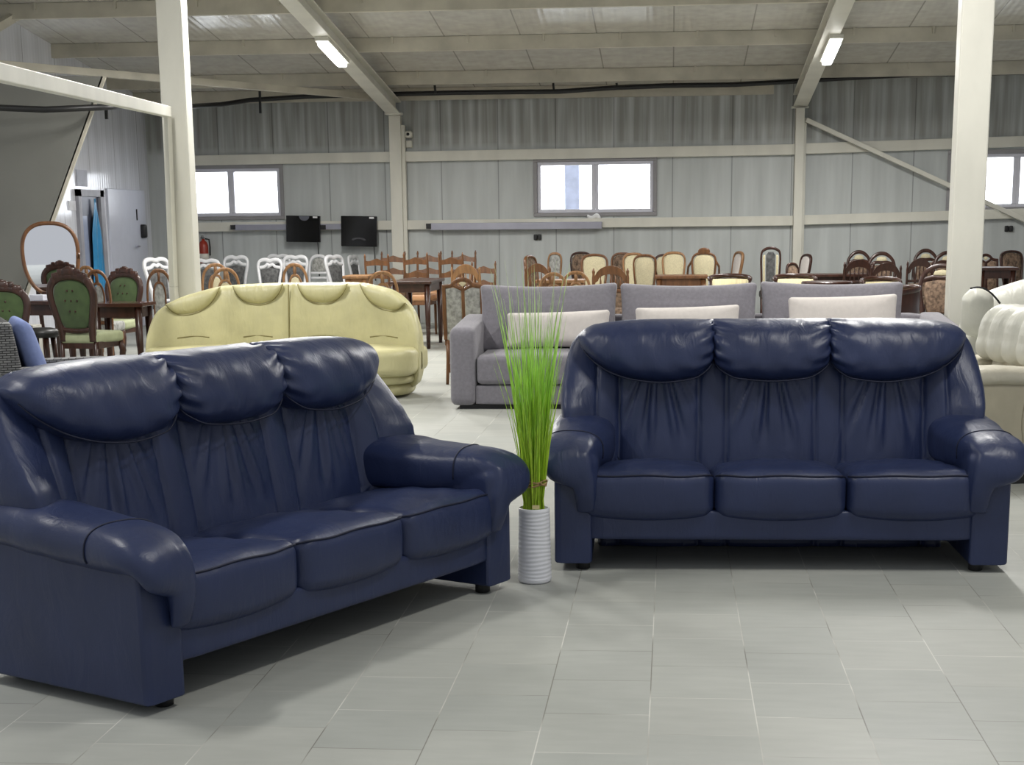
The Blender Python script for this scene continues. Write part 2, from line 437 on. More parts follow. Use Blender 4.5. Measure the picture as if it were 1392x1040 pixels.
m.tube([(.03, -.052, .16), (.045, -.056, .154), (.058, -.05, .163)], .004, 6)
m.build('twine_tie', mat('jute twine', srgb(150, 124, 84), .9, vary=.3, vs=90), gr, label='brown twine tied round the stems')
m = MB(); m.box((.012, -.053, .062), (.030, .001, .016)); m.build('paper_tag', mat('cream paper', srgb(220, 205, 150), .8), gr, smooth=False)
# ------------------------------------------------------------------ floor
tf = NT('grey floor tiles')
mp = tf.coord(rot=(0, 0, -PI/2), loc=(0, 0, 0))
# texture x runs along world Y, texture y along world X
sep = tf.n('ShaderNodeSeparateXYZ'); c0 = tf.n('ShaderNodeTexCoord'); tf.l(c0, 'Object', sep, 0)
cmb = tf.n('ShaderNodeCombineXYZ'); a1 = tf.n('ShaderNodeMath', operation='ADD'); a2 = tf.n('ShaderNodeMath', operation='ADD')
tf.l(sep, 'Y', a1, 0); a1.inputs[1].default_value = -4.854 + 354*.177; tf.l(sep, 'X', a2, 0); a2.inputs[1].default_value = -.585+.32*200
tf.l(a1, 0, cmb, 0); tf.l(a2, 0, cmb, 1)
br = tf.n('ShaderNodeTexBrick'); br.offset = .5; br.offset_frequency = 2; br.squash = 1
for k, v in (('Scale', 1.0), ('Mortar Size', .0022), ('Mortar Smooth', .3), ('Bias', 0.0), ('Brick Width', .354), ('Row Height', .32)): br.inputs[k].default_value = v
br.inputs['Color1'].default_value = srgb(164, 166, 160); br.inputs['Color2'].default_value = srgb(172, 173, 166); br.inputs['Mortar'].default_value = srgb(206, 204, 194)
tf.l(cmb, 0, br, 'Vector')
nz = tf.n('ShaderNodeTexNoise', Scale=1.3, Detail=6.0); tf.l(c0, 'Object', nz, 'Vector')
nz2 = tf.n('ShaderNodeTexNoise', Scale=22.0, Detail=4.0); mpx = tf.n('ShaderNodeMapping'); mpx.inputs['Scale'].default_value = (.25, 1, 1); tf.l(c0, 'Object', mpx, 0); tf.l(mpx, 0, nz2, 'Vector')
mr = tf.n('ShaderNodeMapRange'); tf.l(nz, 'Fac', mr, 0); mr.inputs[1].default_value = .3; mr.inputs[2].default_value = .7; mr.inputs[3].default_value = .92; mr.inputs[4].default_value = 1.06
mr2 = tf.n('ShaderNodeMapRange'); tf.l(nz2, 'Fac', mr2, 0); mr2.inputs[1].default_value = .3; mr2.inputs[2].default_value = .7; mr2.inputs[3].default_value = .96; mr2.inputs[4].default_value = 1.04
mu = tf.n('ShaderNodeMath', operation='MULTIPLY'); tf.l(mr, 0, mu, 0); tf.l(mr2, 0, mu, 1)
# some joints dark with dirt
nj = tf.n('ShaderNodeTexNoise', Scale=1.7, Detail=2.0); tf.l(c0, 'Object', nj, 'Vector')
rj = tf.n('ShaderNodeValToRGB'); rj.color_ramp.elements[0].position = .42; rj.color_ramp.elements[1].position = .58
rj.color_ramp.elements[0].color = srgb(128, 126, 118); rj.color_ramp.elements[1].color = srgb(205, 204, 196); tf.l(nj, 'Fac', rj, 0); tf.l(rj, 0, br, 'Mortar')
mx = tf.n('ShaderNodeMixRGB', blend_type='MULTIPLY'); mx.inputs[0].default_value = 1; tf.l(br, 'Color', mx, 1); tf.l(mu, 0, mx, 2)
tf.l(mx, 0, tf.b, 'Base Color'); tf.b.inputs['Roughness'].default_value = .5
bp = tf.n('ShaderNodeBump', Strength=.3, Distance=.003); bp.invert = True; tf.l(br, 'Fac', bp, 'Height'); tf.l(bp, 0, tf.b, 'Normal')
m = MB(); m.box((0, 11, -.05), (22, 36, .1)); struct(m.build('floor', tf.m, smooth=False))

# ------------------------------------------------------------------ back wall with window openings
def wcoord(u, v, off=0.0):
    p = at_wall(u, v, off) - Vector((0, 23, 0)); return p.dot(WT), p.z
def wall_obj(o, off=0.0):
    o.location = Vector((0, 23, 0)) - WN*off; o.rotation_euler = (0, 0, -WA); return o
def wallmat(name, col, seam=.85, along='X', rough=.42, grime=False):
    t = NT(name); c = t.n('ShaderNodeTexCoord'); sp = t.n('ShaderNodeSeparateXYZ'); t.l(c, 'Object', sp, 0)
    d = t.n('ShaderNodeMath', operation='DIVIDE'); t.l(sp, along, d, 0); d.inputs[1].default_value = seam
    fr = t.n('ShaderNodeMath', operation='FRACT'); t.l(d, 0, fr, 0)
    lt = t.n('ShaderNodeMath', operation='LESS_THAN'); t.l(fr, 0, lt, 0); lt.inputs[1].default_value = .018
    w = t.n('ShaderNodeMath', operation='SINE'); mm = t.n('ShaderNodeMath', operation='MULTIPLY'); t.l(sp, along, mm, 0); mm.inputs[1].default_value = 2*PI/.085; t.l(mm, 0, w, 0)
    n1 = t.n('ShaderNodeTexNoise', Scale=1.2, Detail=6.0); mp = t.n('ShaderNodeMapping'); mp.inputs['Scale'].default_value = (5, 5, .5); t.l(c, 'Object', mp, 0); t.l(mp, 0, n1, 'Vector')
    r = t.n('ShaderNodeValToRGB'); r.color_ramp.elements[0].position = .3; r.color_ramp.elements[1].position = .7
    r.color_ramp.elements[0].color = tuple(x*.86 for x in col[:3])+(1,); r.color_ramp.elements[1].color = tuple(min(1, x*1.06) for x in col[:3])+(1,)
    t.l(n1, 'Fac', r, 0)
    mx = t.n('ShaderNodeMixRGB'); t.l(lt, 0, mx, 0); t.l(r, 0, mx, 1); mx.inputs[2].default_value = tuple(x*.55 for x in col[:3])+(1,)
    out_ = mx
    if grime:
        gz = t.n('ShaderNodeMapRange'); t.l(sp, 'Z', gz, 0); gz.inputs[1].default_value = 2.5; gz.inputs[2].default_value = 2.62; gz.inputs[3].default_value = 0; gz.inputs[4].default_value = 1
        gn = t.n('ShaderNodeTexNoise', Scale=1.0, Detail=5.0); gm = t.n('ShaderNodeMapping'); gm.inputs['Scale'].default_value = (9, 1, .35); t.l(c, 'Object', gm, 0); t.l(gm, 0, gn, 'Vector')
        gr_ = t.n('ShaderNodeValToRGB'); gr_.color_ramp.elements[0].position = .42; gr_.color_ramp.elements[1].position = .66
        gr_.color_ramp.elements[0].color = (.60, .58, .54, 1); gr_.color_ramp.elements[1].color = (1.02, 1.02, 1.02, 1); t.l(gn, 'Fac', gr_, 0)
        gx = t.n('ShaderNodeMixRGB', blend_type='MULTIPLY'); t.l(gz, 0, gx, 0); t.l(mx, 0, gx, 1); t.l(gr_, 0, gx, 2); out_ = gx
    t.l(out_, 0, t.b, 'Base Color'); t.b.inputs['Roughness'].default_value = rough
    bp = t.n('ShaderNodeBump', Strength=.18, Distance=.003); t.l(w, 0, bp, 'Height'); t.l(bp, 0, t.b, 'Normal')
    return t.m
WALL = wallmat('grey sandwich panel', srgb(186, 190, 189), grime=True)
WALLL = wallmat('white glossy panel', srgb(222, 224, 232), 1.0, 'Y', .14)
T0, T1 = wcoord(205, 300)[0]-.02, 9.0
WINS = []
for (u0, v0, u1, v1) in ((254, 224, 387.5, 299), (725, 214, 893, 294), (1289, 203, 1475, 287)):
    a, b = wcoord(u0, v0), wcoord(u1, v1); WINS.append((a[0], b[0], (wcoord((u0+u1)/2, v1)[1]), wcoord((u0+u1)/2, v0)[1]))
m = MB(); xs = sorted([T0, T1] + [w[0] for w in WINS] + [w[1] for w in WINS])
for i in range(len(xs)-1):
    x0, x1 = xs[i], xs[i+1]; hit = [w for w in WINS if abs(w[0]-x0) < 1e-6]
    segs = [(-.05, 3.75)] if not hit else [(-.05, hit[0][2]), (hit[0][3], 3.75)]
    for z0, z1 in segs: m.box(((x0+x1)/2, .07, (z0+z1)/2), (x1-x0, .14, z1-z0))
struct(wall_obj(m.build('wall_back', WALL, smooth=False)))
GL = NT('window glass'); GL.t.nodes.remove(GL.b)
tr = GL.n('ShaderNodeBsdfTransparent'); gs = GL.n('ShaderNodeBsdfGlossy', Roughness=.02); mxs = GL.n('ShaderNodeMixShader'); mxs.inputs[0].default_value = .06
GL.l(tr, 0, mxs, 1); GL.l(gs, 0, mxs, 2); GL.l(mxs, 0, GL.t.nodes['Material Output'], 'Surface'); GLASS = GL.m
FRD = mat('grey window frame', srgb(140, 138, 140), .5, vary=.05); FRL = mat('pale window sash', srgb(206, 206, 216), .4, vary=.03)
for i, (x0, x1, z0, z1) in enumerate(WINS):
    fr = MB(); b = .055
    for (cx, cz, sx_, sz) in (((x0+x1)/2, z1-b/2, x1-x0, b), ((x0+x1)/2, z0+b/2, x1-x0, b), (x0+b/2, (z0+z1)/2, b, z1-z0-2*b), (x1-b/2, (z0+z1)/2, b, z1-z0-2*b)):
        fr.box((cx, .03, cz), (sx_, .12, sz))
    w = struct(wall_obj(fr.build('window_%d' % (i+1), FRD, smooth=False, bevel=.006)))
    xm = (x0+x1)/2 if i != 0 else wcoord(314, 260)[0]
    for q, (a, c) in enumerate(((x0+b, xm), (xm, x1-b))):
        s = MB(); e = .05
        for (cx, cz, sx_, sz) in (((a+c)/2, z1-b-e/2, c-a, e), ((a+c)/2, z0+b+e/2, c-a, e), (a+e/2, (z0+z1)/2, e, z1-z0-2*b-2*e), (c-e/2, (z0+z1)/2, e, z1-z0-2*b-2*e)):
            s.box((cx, .04, cz), (sx_, .07, sz))
        sa = s.build('window_sash', FRL, w, smooth=False, bevel=.005)
        MB().box(((a+c)/2, .05, (z0+z1)/2), (c-a-2*e, .008, z1-z0-2*b-2*e)).build('pane', GLASS, sa, smooth=False)
        if i == 1 and q == 1: MB().box((a+.03, -.005, (z0+z1)/2-.03), (.02, .03, .11)).build('window_handle', FRL, sa, smooth=False, bevel=.005)
# things seen faintly through the glass
m = MB(); p = at_y(778, 260, 30); m.box((p.x, 30, 1.5), (.27, .27, 5)); struct(m.build('outside_post', mat('pale outdoor concrete', srgb(205, 210, 235), .8), smooth=False))
# wall rails
def rail(name, pts, h, dep, material=STEEL):
    m = MB()
    a, b = [wcoord(u, v, dep) for u, v in pts]
    m.beam((a[0], -dep/2, a[1]-h/2), (b[0], -dep/2, b[1]-h/2), dep, h); return struct(wall_obj(m.build(name, material, smooth=False, bevel=.004)))
rail('trim_1', ((258, 211.5), (1078, 196)), .145, .10); rail('trim_2', ((1078, 195.5), (1470, 182)), .145, .10)
rail('trim_3', ((250, 303), (1078, 293.5)), .135, .10); rail('trim_4', ((1078, 293), (1470, 281)), .135, .10)
def wthing(o, label, cat, group=None): return tag(wall_obj(o), label, cat, group)
m = MB()
def wbox(m, u0, v0, u1, v1, off, dep):
    a, b = wcoord(u0, v0, off), wcoord(u1, v1, off); m.box(((a[0]+b[0])/2, -(off-dep/2), (a[1]+b[1])/2), (abs(b[0]-a[0]), dep, abs(a[1]-b[1]))); return m
o = wbox(MB(), 585, 303.5, 818, 311, .16, .055).build('cable_trunking', SILV, smooth=False, bevel=.004); wthing(o, 'silver cable trunking along the rail under the middle window', 'cable trunking')
wbox(MB(), 579, 304, 586, 311, .165, .065).build('end_clamp', DARKP, o, smooth=False)
o = wbox(MB(), 318, 305.5, 466, 312, .16, .055).build('cable_trunking', SILV, smooth=False, bevel=.004); wthing(o, 'silver cable trunking on the rail behind the two wall screens', 'cable trunking')
wbox(MB(), 313, 306, 320, 312, .165, .065).build('end_clamp', DARKP, o, smooth=False); wbox(MB(), 434, 306, 443, 312, .165, .065).build('end_clamp', DARKP, o, smooth=False)
a = wcoord(806, 297, .2); m = MB(); m.soft((a[0], -.06, a[1]+.02), (.10, .04, .035), .03, 8, lambda x, y, z: (x, y, z+.02*math.sin(40*x)))
wthing(m.build('cloth', mat('white cloth', srgb(225, 225, 225), .9)), 'crumpled white cloth lying on the rail below the middle window', 'cloth')
for u, v, lb in ((731, 322.5, 'black double socket on the wall below the middle window'), (1371, 311, 'black double socket on the wall at the right beside the steel column')):
    a = wcoord(u, v); m = MB()
    for s in (-1, 1): m.soft((a[0]+s*.03, -.02, a[1]), (.027, .02, .042), .012, 6)
    wthing(m.build('wall_socket', DARKP), lb, 'socket')
a = wcoord(557, 183); t_ = MB().soft((a[0], -.06, a[1]), (.055, .06, .05), .03, 8).build('security_camera', STEEL); wthing(t_, 'small white security camera on the wall beside a steel column', 'camera')
MB().tube([(a[0], -.115, a[1]), (a[0], -.13, a[1])], .022, 12).build('lens', DARKP, t_, label='black round lens')
a = wcoord(557, 196); o = MB().box((a[0], -.03, a[1]), (.085, .06, .10)).build('junction_box', STEEL, smooth=False, bevel=.008); wthing(o, 'small grey junction box under the security camera', 'junction box')
# two wall screens
for (u0, v0, u1, v1, lb, kind) in ((388.5, 293.5, 436, 329, 'black wall screen showing a pale shape, beside the left window', 0), (463, 294, 513, 335, 'black wall screen showing a pale arc, nearest the steel column', 1)):
    a, b = wcoord(u0, v0, .2), wcoord(u1, v1, .2); cx, cz, w, h = (a[0]+b[0])/2, (a[1]+b[1])/2, b[0]-a[0], a[1]-b[1]
    s = MB().box((0, 0, 0), (w, .05, h)).build('wall_screen', BLACKG, smooth=False, bevel=.008)
    s.location = Vector((0, 23, 0)) + WT*cx - WN*.19 + Vector((0, 0, cz)); s.rotation_euler = (0, math.radians(1.5), -WA); tag(s, lb, 'screen', 'black screens on the back wall')
    MB().box((w*.36, -.027, h*.45), (w*.13, .004, h*.06)).build('sticker', mat('white sticker', srgb(230, 230, 230), .6), s, smooth=False, label='small white sticker')
    img = MB()
    if kind == 0:
        img.prism([(w*(.04+.15*math.cos(PI+PI*k/12)), h*(.48+.17*math.sin(PI+PI*k/12))) for k in range(13)], -.0285, -.026)
    else:
        pts = [(w*.2*math.cos(PI*k/14)*1.0, h*(-.29+.09*math.sin(PI*k/14))) for k in range(15)] + [(w*.14*math.cos(PI-PI*k/14), h*(-.30+.045*math.sin(PI-PI*k/14))) for k in range(15)]
        img.prism(pts, -.0285, -.026)
    img.build('screen_image', mat('dim grey picture', srgb(92, 94, 104) if kind == 0 else srgb(66, 66, 70), .3), s, smooth=False)
    MB().box((0, .08, 0), (.2, .11, .2)).build('wall_bracket', DARKP, s, smooth=False)
    MB().tube([(w*.4, .03, -h*.5), (w*.41, .06, -h*.5-.2), (w*.41, .08, -h*.5-.5)], .007, 6).build('power_cord', DARKP, s)
# fire extinguisher on the wall
p = at_wall(277, 342, .12); fe = thing('fire_extinguisher', 'red fire extinguisher on the wall just right of the left steel column', 'fire extinguisher', (p.x, p.y, p.z-.18))
RED = mat('red paint', srgb(150, 46, 28), .35, vary=.08)
MB().lathe([(.0, 0), (.065, .005), (.07, .03), (.07, .27), (.055, .32), (.025, .345), (.022, .37), (.0, .37)]).build('cylinder_body', RED, fe)
MB().lathe([(.0712, .06), (.0712, .15)]).build('label_band', mat('white label', srgb(220, 215, 205), .6), fe)
m = MB(); m.box((0, -.03, .385), (.025, .12, .02)); m.box((0, -.04, .41), (.02, .10, .012)); m.build('valve_handle', DARKP, fe, smooth=False, bevel=.003)
MB().tube([(.03, 0, .37), (.09, 0, .36), (.10, 0, .25), (.095, 0, .12)], .012, 8).build('hose', DARKP, fe)

# ------------------------------------------------------------------ left side wall, door, doorway
LX = at_wall(205, 300).x
m = MB(); m.box((LX-.07, 12.7, 2.4), (.14, 22, 5.0)); struct(m.build('wall_left', WALLL, smooth=False))
m = MB(); m.box((9.6, 12.7, 2.4), (.14, 22, 5.0)); struct(m.build('wall_right', WALLL, smooth=False))
def lw(u, v): p = at_x(u, v, LX); return p.y, p.z
def lbox(m, u0, u1, z0, z1, off, dep):
    y0, y1 = lw(u0, 300)[0], lw(u1, 300)[0]; m.box((LX+off-dep/2, (y0+y1)/2, (z0+z1)/2), (dep, abs(y1-y0), z1-z0)); return m
WD = mat('white door paint', srgb(200, 203, 216), .3, vary=.03)
zt = lw(120, 258)[1]
d1 = MB(); lbox(d1, 104, 108, 0, zt, .05, .05); lbox(d1, 134, 139, 0, zt, .05, .05); lbox(d1, 104, 139, zt-.09, zt, .05, .05)
d1 = struct(d1.build('door_1', mat('grey door frame', srgb(150, 150, 158), .5), smooth=False))
lbox(MB(), 108, 134, 0, zt-.09, .012, .01).build('door_panel', mat('dark doorway panel', srgb(70, 74, 90), .4), d1, smooth=False)
lbox(MB(), 109, 117, .3, zt-.35, .02, .01).build('window_pane', mat('pale door glass', srgb(150, 160, 186), .2), d1, smooth=False)
z2 = lw(175, 258)[1]
d2 = struct(lbox(MB(), 146, 196, 0, z2, .03, .03).build('door_2', WD, smooth=False, bevel=.006))
y_, z_ = lw(183, 335); MB().tube([(LX+.03, y_, z_), (LX+.08, y_, z_), (LX+.08, y_-.12, z_)], .012, 8).build('door_handle', SILV, d2)
y_, z_ = lw(183, 292); MB().box((LX+.035, y_, z_), (.01, .03, .16)).build('door_plate', DARKP, d2, smooth=False)
y_, z_ = lw(212, 314); o = MB().soft((LX+.05, 22.9, z_), (.05, .06, .10), .03, 8).build('wall_box', DARKP); tag(o, 'small black box on the white side wall beside the door', 'control box')
# blue plastic sheet hanging in the doorway
yb0, yb1 = lw(118, 300)[0], lw(133, 300)[0]
m = MB(); rows = []
for i in range(24):
    q = i/23; z = zt-.12-(zt-.35)*q; w_ = .12+.88*sm(0, .35, q); r = []
    for j in range(17):
        s = j/16; y = yb0+(yb1-yb0)*((.5-.5*w_)+w_*s); r.append((LX+.05+.03*math.sin(s*16+q*5)*q, y, z))
    rows.append(r)
m.loft(rows, cap=False, closed=False); o = m.build('plastic_sheet', mat('blue plastic', srgb(52, 138, 190), .3, vary=.12)); so = o.modifiers.new('Solid', 'SOLIDIFY'); so.thickness = .006
tag(o, 'blue plastic sheet hanging in the doorway of the side wall', 'plastic sheet')
o = lbox(MB(), 107, 121, lw(110, 253)[1], lw(110, 231)[1], .015, .02).build('notice_board', mat('grey notice', srgb(168, 170, 182), .5), smooth=False); tag(o, 'small grey notice board on the white wall above the doorway', 'notice board')
o = lbox(MB(), 94, 103, lw(98, 286)[1], lw(98, 273)[1], .015, .02).build('paper_notice', mat('white paper', srgb(222, 222, 228), .7), smooth=False); tag(o, 'white paper notice stuck on the wall left of the doorway', 'notice')
# slanted grey partition at far left
PY_ = 16.6
poly = [(at_y(u, v, PY_).x, at_y(u, v, PY_).z) for u, v in ((-420, 96), (140, 104), (24, 425))]
poly = [poly[0], poly[1], poly[2], (poly[2][0]-.35, 0), (poly[0][0], 0)]
m = MB(); m.prism(poly, PY_, PY_+.03); o = struct(m.build('wall_partition', mat('matt grey panel', srgb(118, 118, 112), .6, vary=.08, vs=1.2), smooth=False))
e = MB(); a, b = at_y(141, 104, PY_), at_y(26, 425, PY_); e.beam((a.x, PY_+.01, a.z), (b.x, PY_+.01, b.z), .05, .02, (0, 1, 0)); e.build('edge_strip', STEELD, o, smooth=False)

# ------------------------------------------------------------------ roof
SL = .122; ZR = 3.38
def zroof(Y): return ZR + SL*(23-Y)
def roofhit(u, v, drop): r = ray(u, v); return CAM + r*((ZR-drop+SL*23-EYE)/(r.z+SL*r.y))
CEIL = wallmat('roof sheet', srgb(196, 193, 185), .95, 'X', .17)
YN = 3.0
ang = math.atan(-SL)
m = MB(); L = (23.6-YN)/math.cos(ang); m.box((0, 0, .03), (20, L, .06))
o = m.build('ceiling', CEIL, smooth=False); o.location = (0, (23.6+YN)/2, zroof((23.6+YN)/2)); o.rotation_euler = (ang, 0, 0); struct(o)
PURL = []
for v in (114, 68.6, 13.5):
    p = roofhit(620, v, .17); PURL.append(p.y)
dy = PURL[1]-PURL[2]
Yp = [22.95] + PURL + [PURL[2]-dy*k for k in range(1, 8)]
for k, Y in enumerate(Yp):
    m = MB(); z = zroof(Y)
    m.box((0, Y, z-.085), (19, .05, .17)); m.box((0, Y+.03, z-.16), (19, .09, .014)); m.box((0, Y+.03, z-.012), (19, .09, .014))
    if k: 
        for x in range(-9, 10): m.box((x*.95+.3, Y-.02, z-.03), (.03, .05, .10))
    struct(m.build('roof_purlin', STEELD, smooth=False, bevel=.004))
def rafter(X):
    m = MB()
    for (w, dz, h) in ((.20, -.18, .02), (.035, -.27, .18), (.20, -.36, .022)):
        m.beam((X, 23.0, zroof(23.0)+dz), (X, YN+.2, zroof(YN+.2)+dz), w, h)
    m.box((X, 22.93, 3.03), (.24, .2, .03))
    return struct(m.build('roof_beam', STEEL, smooth=False, bevel=.004))
RX = (-4.03, 1.80)
for X in RX: rafter(X)
LAMP = emit('fluorescent tube', (1, .99, .97, 1), 14)
def luminaire(X, Y, label, ln=1.15):
    z = zroof(Y)-.365
    t = thing('ceiling_light', label, 'light', (X, Y, z), 0, 'strip lights under the roof beams'); t.rotation_euler = (ang, 0, 0)
    MB().box((0, 0, -.03), (.16, ln+.04, .05)).build('housing', STEEL, t, smooth=False, bevel=.006)
    MB().soft((0, 0, -.075), (.062, ln/2, .035), .03, 8).build('diffuser', LAMP, t)
yl = roofhit(460, 74, .44).y; yr = roofhit(1137, 71, .44).y
luminaire(RX[0], yl, 'lit strip light under the roof beam above the yellow sofa')
luminaire(RX[1]+.06, yr, 'lit strip light under the right roof beam above the dark chairs')
# wall columns under the beams and braces
for u, w in ((541, .24), (1084, .17)):
    p = at_wall(u, 300, .12); m = MB(); m.box((p.x, p.y, 1.5), (w*.72, .16, 3.02)); m.box((p.x+w*.42, p.y+.03, 1.44), (w*.3, .10, 2.88))
    struct(m.build('steel_column', STEEL, smooth=False, bevel=.006))
a, b = at_wall(1096, 163, .2), at_wall(1420, 312, .2); m = MB(); m.beam(a, b, .06, .12, (0, 1, 0)); struct(m.build('wall_brace_beam', STEEL, smooth=False, bevel=.004))
a, b = at_y(500, 131, 22.4), at_y(-30, 85, 17.2); m = MB(); m.beam(a, b, .08, .085); struct(m.build('roof_brace_beam', STEELD, smooth=False, bevel=.004))
a, b = at_y(72, -8, 19), at_y(-20, 46, 17.5); m = MB(); m.beam(a, b, .05, .12, (0, 1, 0)); struct(m.build('roof_brace_beam', STEELD, smooth=False, bevel=.004))
# two free-standing columns
def column(u0, v0, u1, v1, Y, w, d, flip):
    a = at_y(u1, v1, Y)
    m = MB()
    b = at_y(u0, v0, Y); dx = (b.x-a.x)/(b.z-a.z)
    m.box((0, 0, 0), (w, d, 1))
    H = 5.2
    m.xf(lambda x, y, z: (a.x + x + dx*((z+.5)*H-a.z), Y+y+d/2, (z+.5)*H))
    return m
c = column(228, 0, 249, 395, 14.3, .235, .20, 1); struct(c.build('steel_column', STEEL, smooth=False, bevel=.012))
a, b = at_y(227, 158, 14.2), at_y(236, 390, 14.2); m = MB(); m.beam((a.x, 14.2, a.z), (b.x, 14.2, b.z), .05, .12, (0,1,0)); m.beam((b.x, 14.2, b.z), (b.x+.02, 14.2, 0), .05, .12, (0,1,0)); struct(m.build('steel_post_column', STEEL, smooth=False, bevel=.006))
c = column(1331, 0, 1310, 440, 13.0, .255, .20, -1); struct(c.build('steel_column', STEEL, smooth=False, bevel=.012))
a, b = at_y(228, 152, 14.15), at_y(-30, 92, 7.9); m = MB(); m.beam(a, b, .07, .095); struct(m.build('tie_beam', STEEL, smooth=False, bevel=.006))
# black cable under the eaves
cp = []
for u, v, Y in ((-40, 144, 16), (0, 146.5, 16.2), (60, 149, 16.3), (135, 146, 16.4), (160, 144.5, 17.6), (215, 143, 19), (258, 144.5, 21), (300, 142, 22), (340, 136, 22.4), (420, 131, 22.6), (530, 128, 22.6), (620, 126, 22.55), (700, 125, 22.5), (760, 124.5, 22.5), (830, 119.5, 22.45), (905, 116.5, 22.4), (1000, 115, 22.4), (1090, 110, 22.35), (1150, 106, 22.3), (1250, 101, 22.3), (1310, 100, 22.3), (1400, 98, 22.3), (1460, 97, 22.3)):
    cp.append(at_y(u, v, Y))
o = MB().tube(cp, .033, 8).build('cable_bundle', DARKP); tag(o, 'thick black cable bundle strung along under the eaves', 'cable')
for u, v0, v1, Y in ((144, 142, 162, 17.6), (353, 124, 154, 22.4), (752, 113, 124, 22.5), (838, 113, 120, 22.45), (1188, 94, 104, 22.3), (1281, 90, 100, 22.3), (1375, 88, 99, 22.3), (591, 116, 127, 22.5)):
    a, b = at_y(u, v0, Y), at_y(u+1, v1, Y); MB().beam(a, b, .03, .03, (0, 1, 0)).build('cable_hanger', DARKP, o, smooth=False)
# ------------------------------------------------------------------ pale yellow curved sofa
def make_yellow():
    p = at_y(370, 500, 12.85)
    t = thing('curved_sofa', 'pale yellow leather curved sofa behind the left navy sofa', 'sofa', (p.x, 12.85, 0))
    HX = [-1.215, -1.20, -1.13, -1.0, -.88, -.56, 0, .56, .88, .99, 1.13, 1.20, 1.215]
    HZ = [.36, .56, .74, .825, .875, .945, .965, .965, .915, .87, .745, .56, .36]
    def top(x): return cub(HX, HZ, x)
    def plan(x): return .80 - .34*abs(x/1.215)**4
    def yfr(x, z): return plan(x) - .13 - .11*(1-min(1, z/max(.2, top(x))))
    m = MB(); rings = []
    for i in range(121):
        q = -1+2*i/120; x = 1.215*math.sin(q*PI/2); h = top(x); rg = []
        pin = max(0, 1-abs(q)**14)**.5
        for k in range(48):
            th = 2*PI*k/48; c, sn = math.cos(th), math.sin(th)
            z0_ = .05+.30*abs(q)**9; z = z0_+(h-z0_)*(.5+.5*math.copysign(abs(sn)**.6, sn))
            hd = (.13+.0*z)*(.4+.6*pin)
            y = plan(x) - hd*math.copysign(abs(c)**.6, c) - (.12*(1-z/max(.3, h)) if c > 0 else 0)
            if c > 0:
                y += .03*math.exp(-((x)/.014)**2)
                for cx in (-.83, -.27, .31, .87):
                    u = (x-cx)/.24
                    if abs(u) < 1: y -= .02*(1-u*u) + .003*math.sin(60*u+9*z)*(1-u*u)
            rg.append((x, y, z))
        rings.append(rg)
    m.loft(rings); b = m.build('backrest', YEL, t)
    MB().tube([(0.0, yfr(0, z)+.012, z) for z in (.95, .9, .8, .7, .6, .5, .42)], .006, 6).build('seam', mat('olive seam', srgb(142, 134, 90), .8), b)
    OL = bpy.data.materials['olive seam']
    for cx in (-.83, -.27, .31, .87):
        m = MB(); rings = []; ed = []
        for i in range(33):
            q = -1+2*i/32; x = cx+.222*q; zt = top(x)-.004; zt = min(zt, top(cx-.2*math.copysign(1, cx))+.02)
            zb = min(zt-.004, top(cx)-.175*(1-abs(q)**2.4)**.7 - .01 - (.06*q*math.copysign(1, cx) if abs(cx) > .5 else 0)); zc, hh = (zt+zb)/2, max(.003, (zt-zb)/2)
            rings.append([(x, yfr(x, zc)+.015-.075*min(1, hh/.06)**.5*math.cos(2*PI*k/20)*(1 if math.cos(2*PI*k/20) > 0 else .6), zc+hh*math.sin(2*PI*k/20)) for k in range(20)])
            ed.append((x, yfr(x, zb)-.016, zb+.002))
        m.loft(rings); hr = m.build('headrest', YEL, t); MB().tube(ed, .004, 5).build('piping', OL, hr)
        MB().tube([(cx-.13+.26*k/8, yfr(cx-.13+.26*k/8, .50)-.022, .50+.012*math.sin(PI*k/8)) for k in range(9)], .005, 5).build('tuck_seam', OL, t)
    def tier(name, a, y0, y1, z0, z1, r, mt):
        m = MB(); rings = []
        pr = [(1-r*2, z0), (1-r*.6, z0+.008), (1, z0+(z1-z0)*.3), (1.004, (z0+z1)/2), (1, z0+(z1-z0)*.75), (1-r*.6, z1-.008), (1-r*2, z1)]
        for s, z in pr:
            rg = []
            for k in range(72):
                an = 2*PI*k/72; c, sn = math.cos(an), math.sin(an)
                rg.append((a*s*math.copysign(abs(c)**.5, c), (y0+y1)/2+(y1-y0)/2*s*math.copysign(abs(sn)**.55, sn), z))
            rings.append(rg)
        m.loft(rings); return m.build(name, mt, t)
    tier('base_tier', 1.13, .10, .85, .02, .12, .02, YEL); tier('base_tier', 1.16, .05, .85, .12, .205, .02, YEL)
    for sx in (-1, 1):
        m = MB()
        m.soft((sx*.61, .36, .31), (.61, .38, .115), .07, 24, lambda x, y, z, sx=sx: (x*(1-.10*max(0, (-y/.38))**2*(1 if x*sx > 0 else 0)), y+.16*max(0, x*sx/.61)**3*(1 if y < 0 else .2), z+.02*(1-(x/.61)**2)*(1-(y/.38)**2)*(1 if z > 0 else 0)))
        m.build('seat_cushion', YEL, t)
    return t
make_yellow()

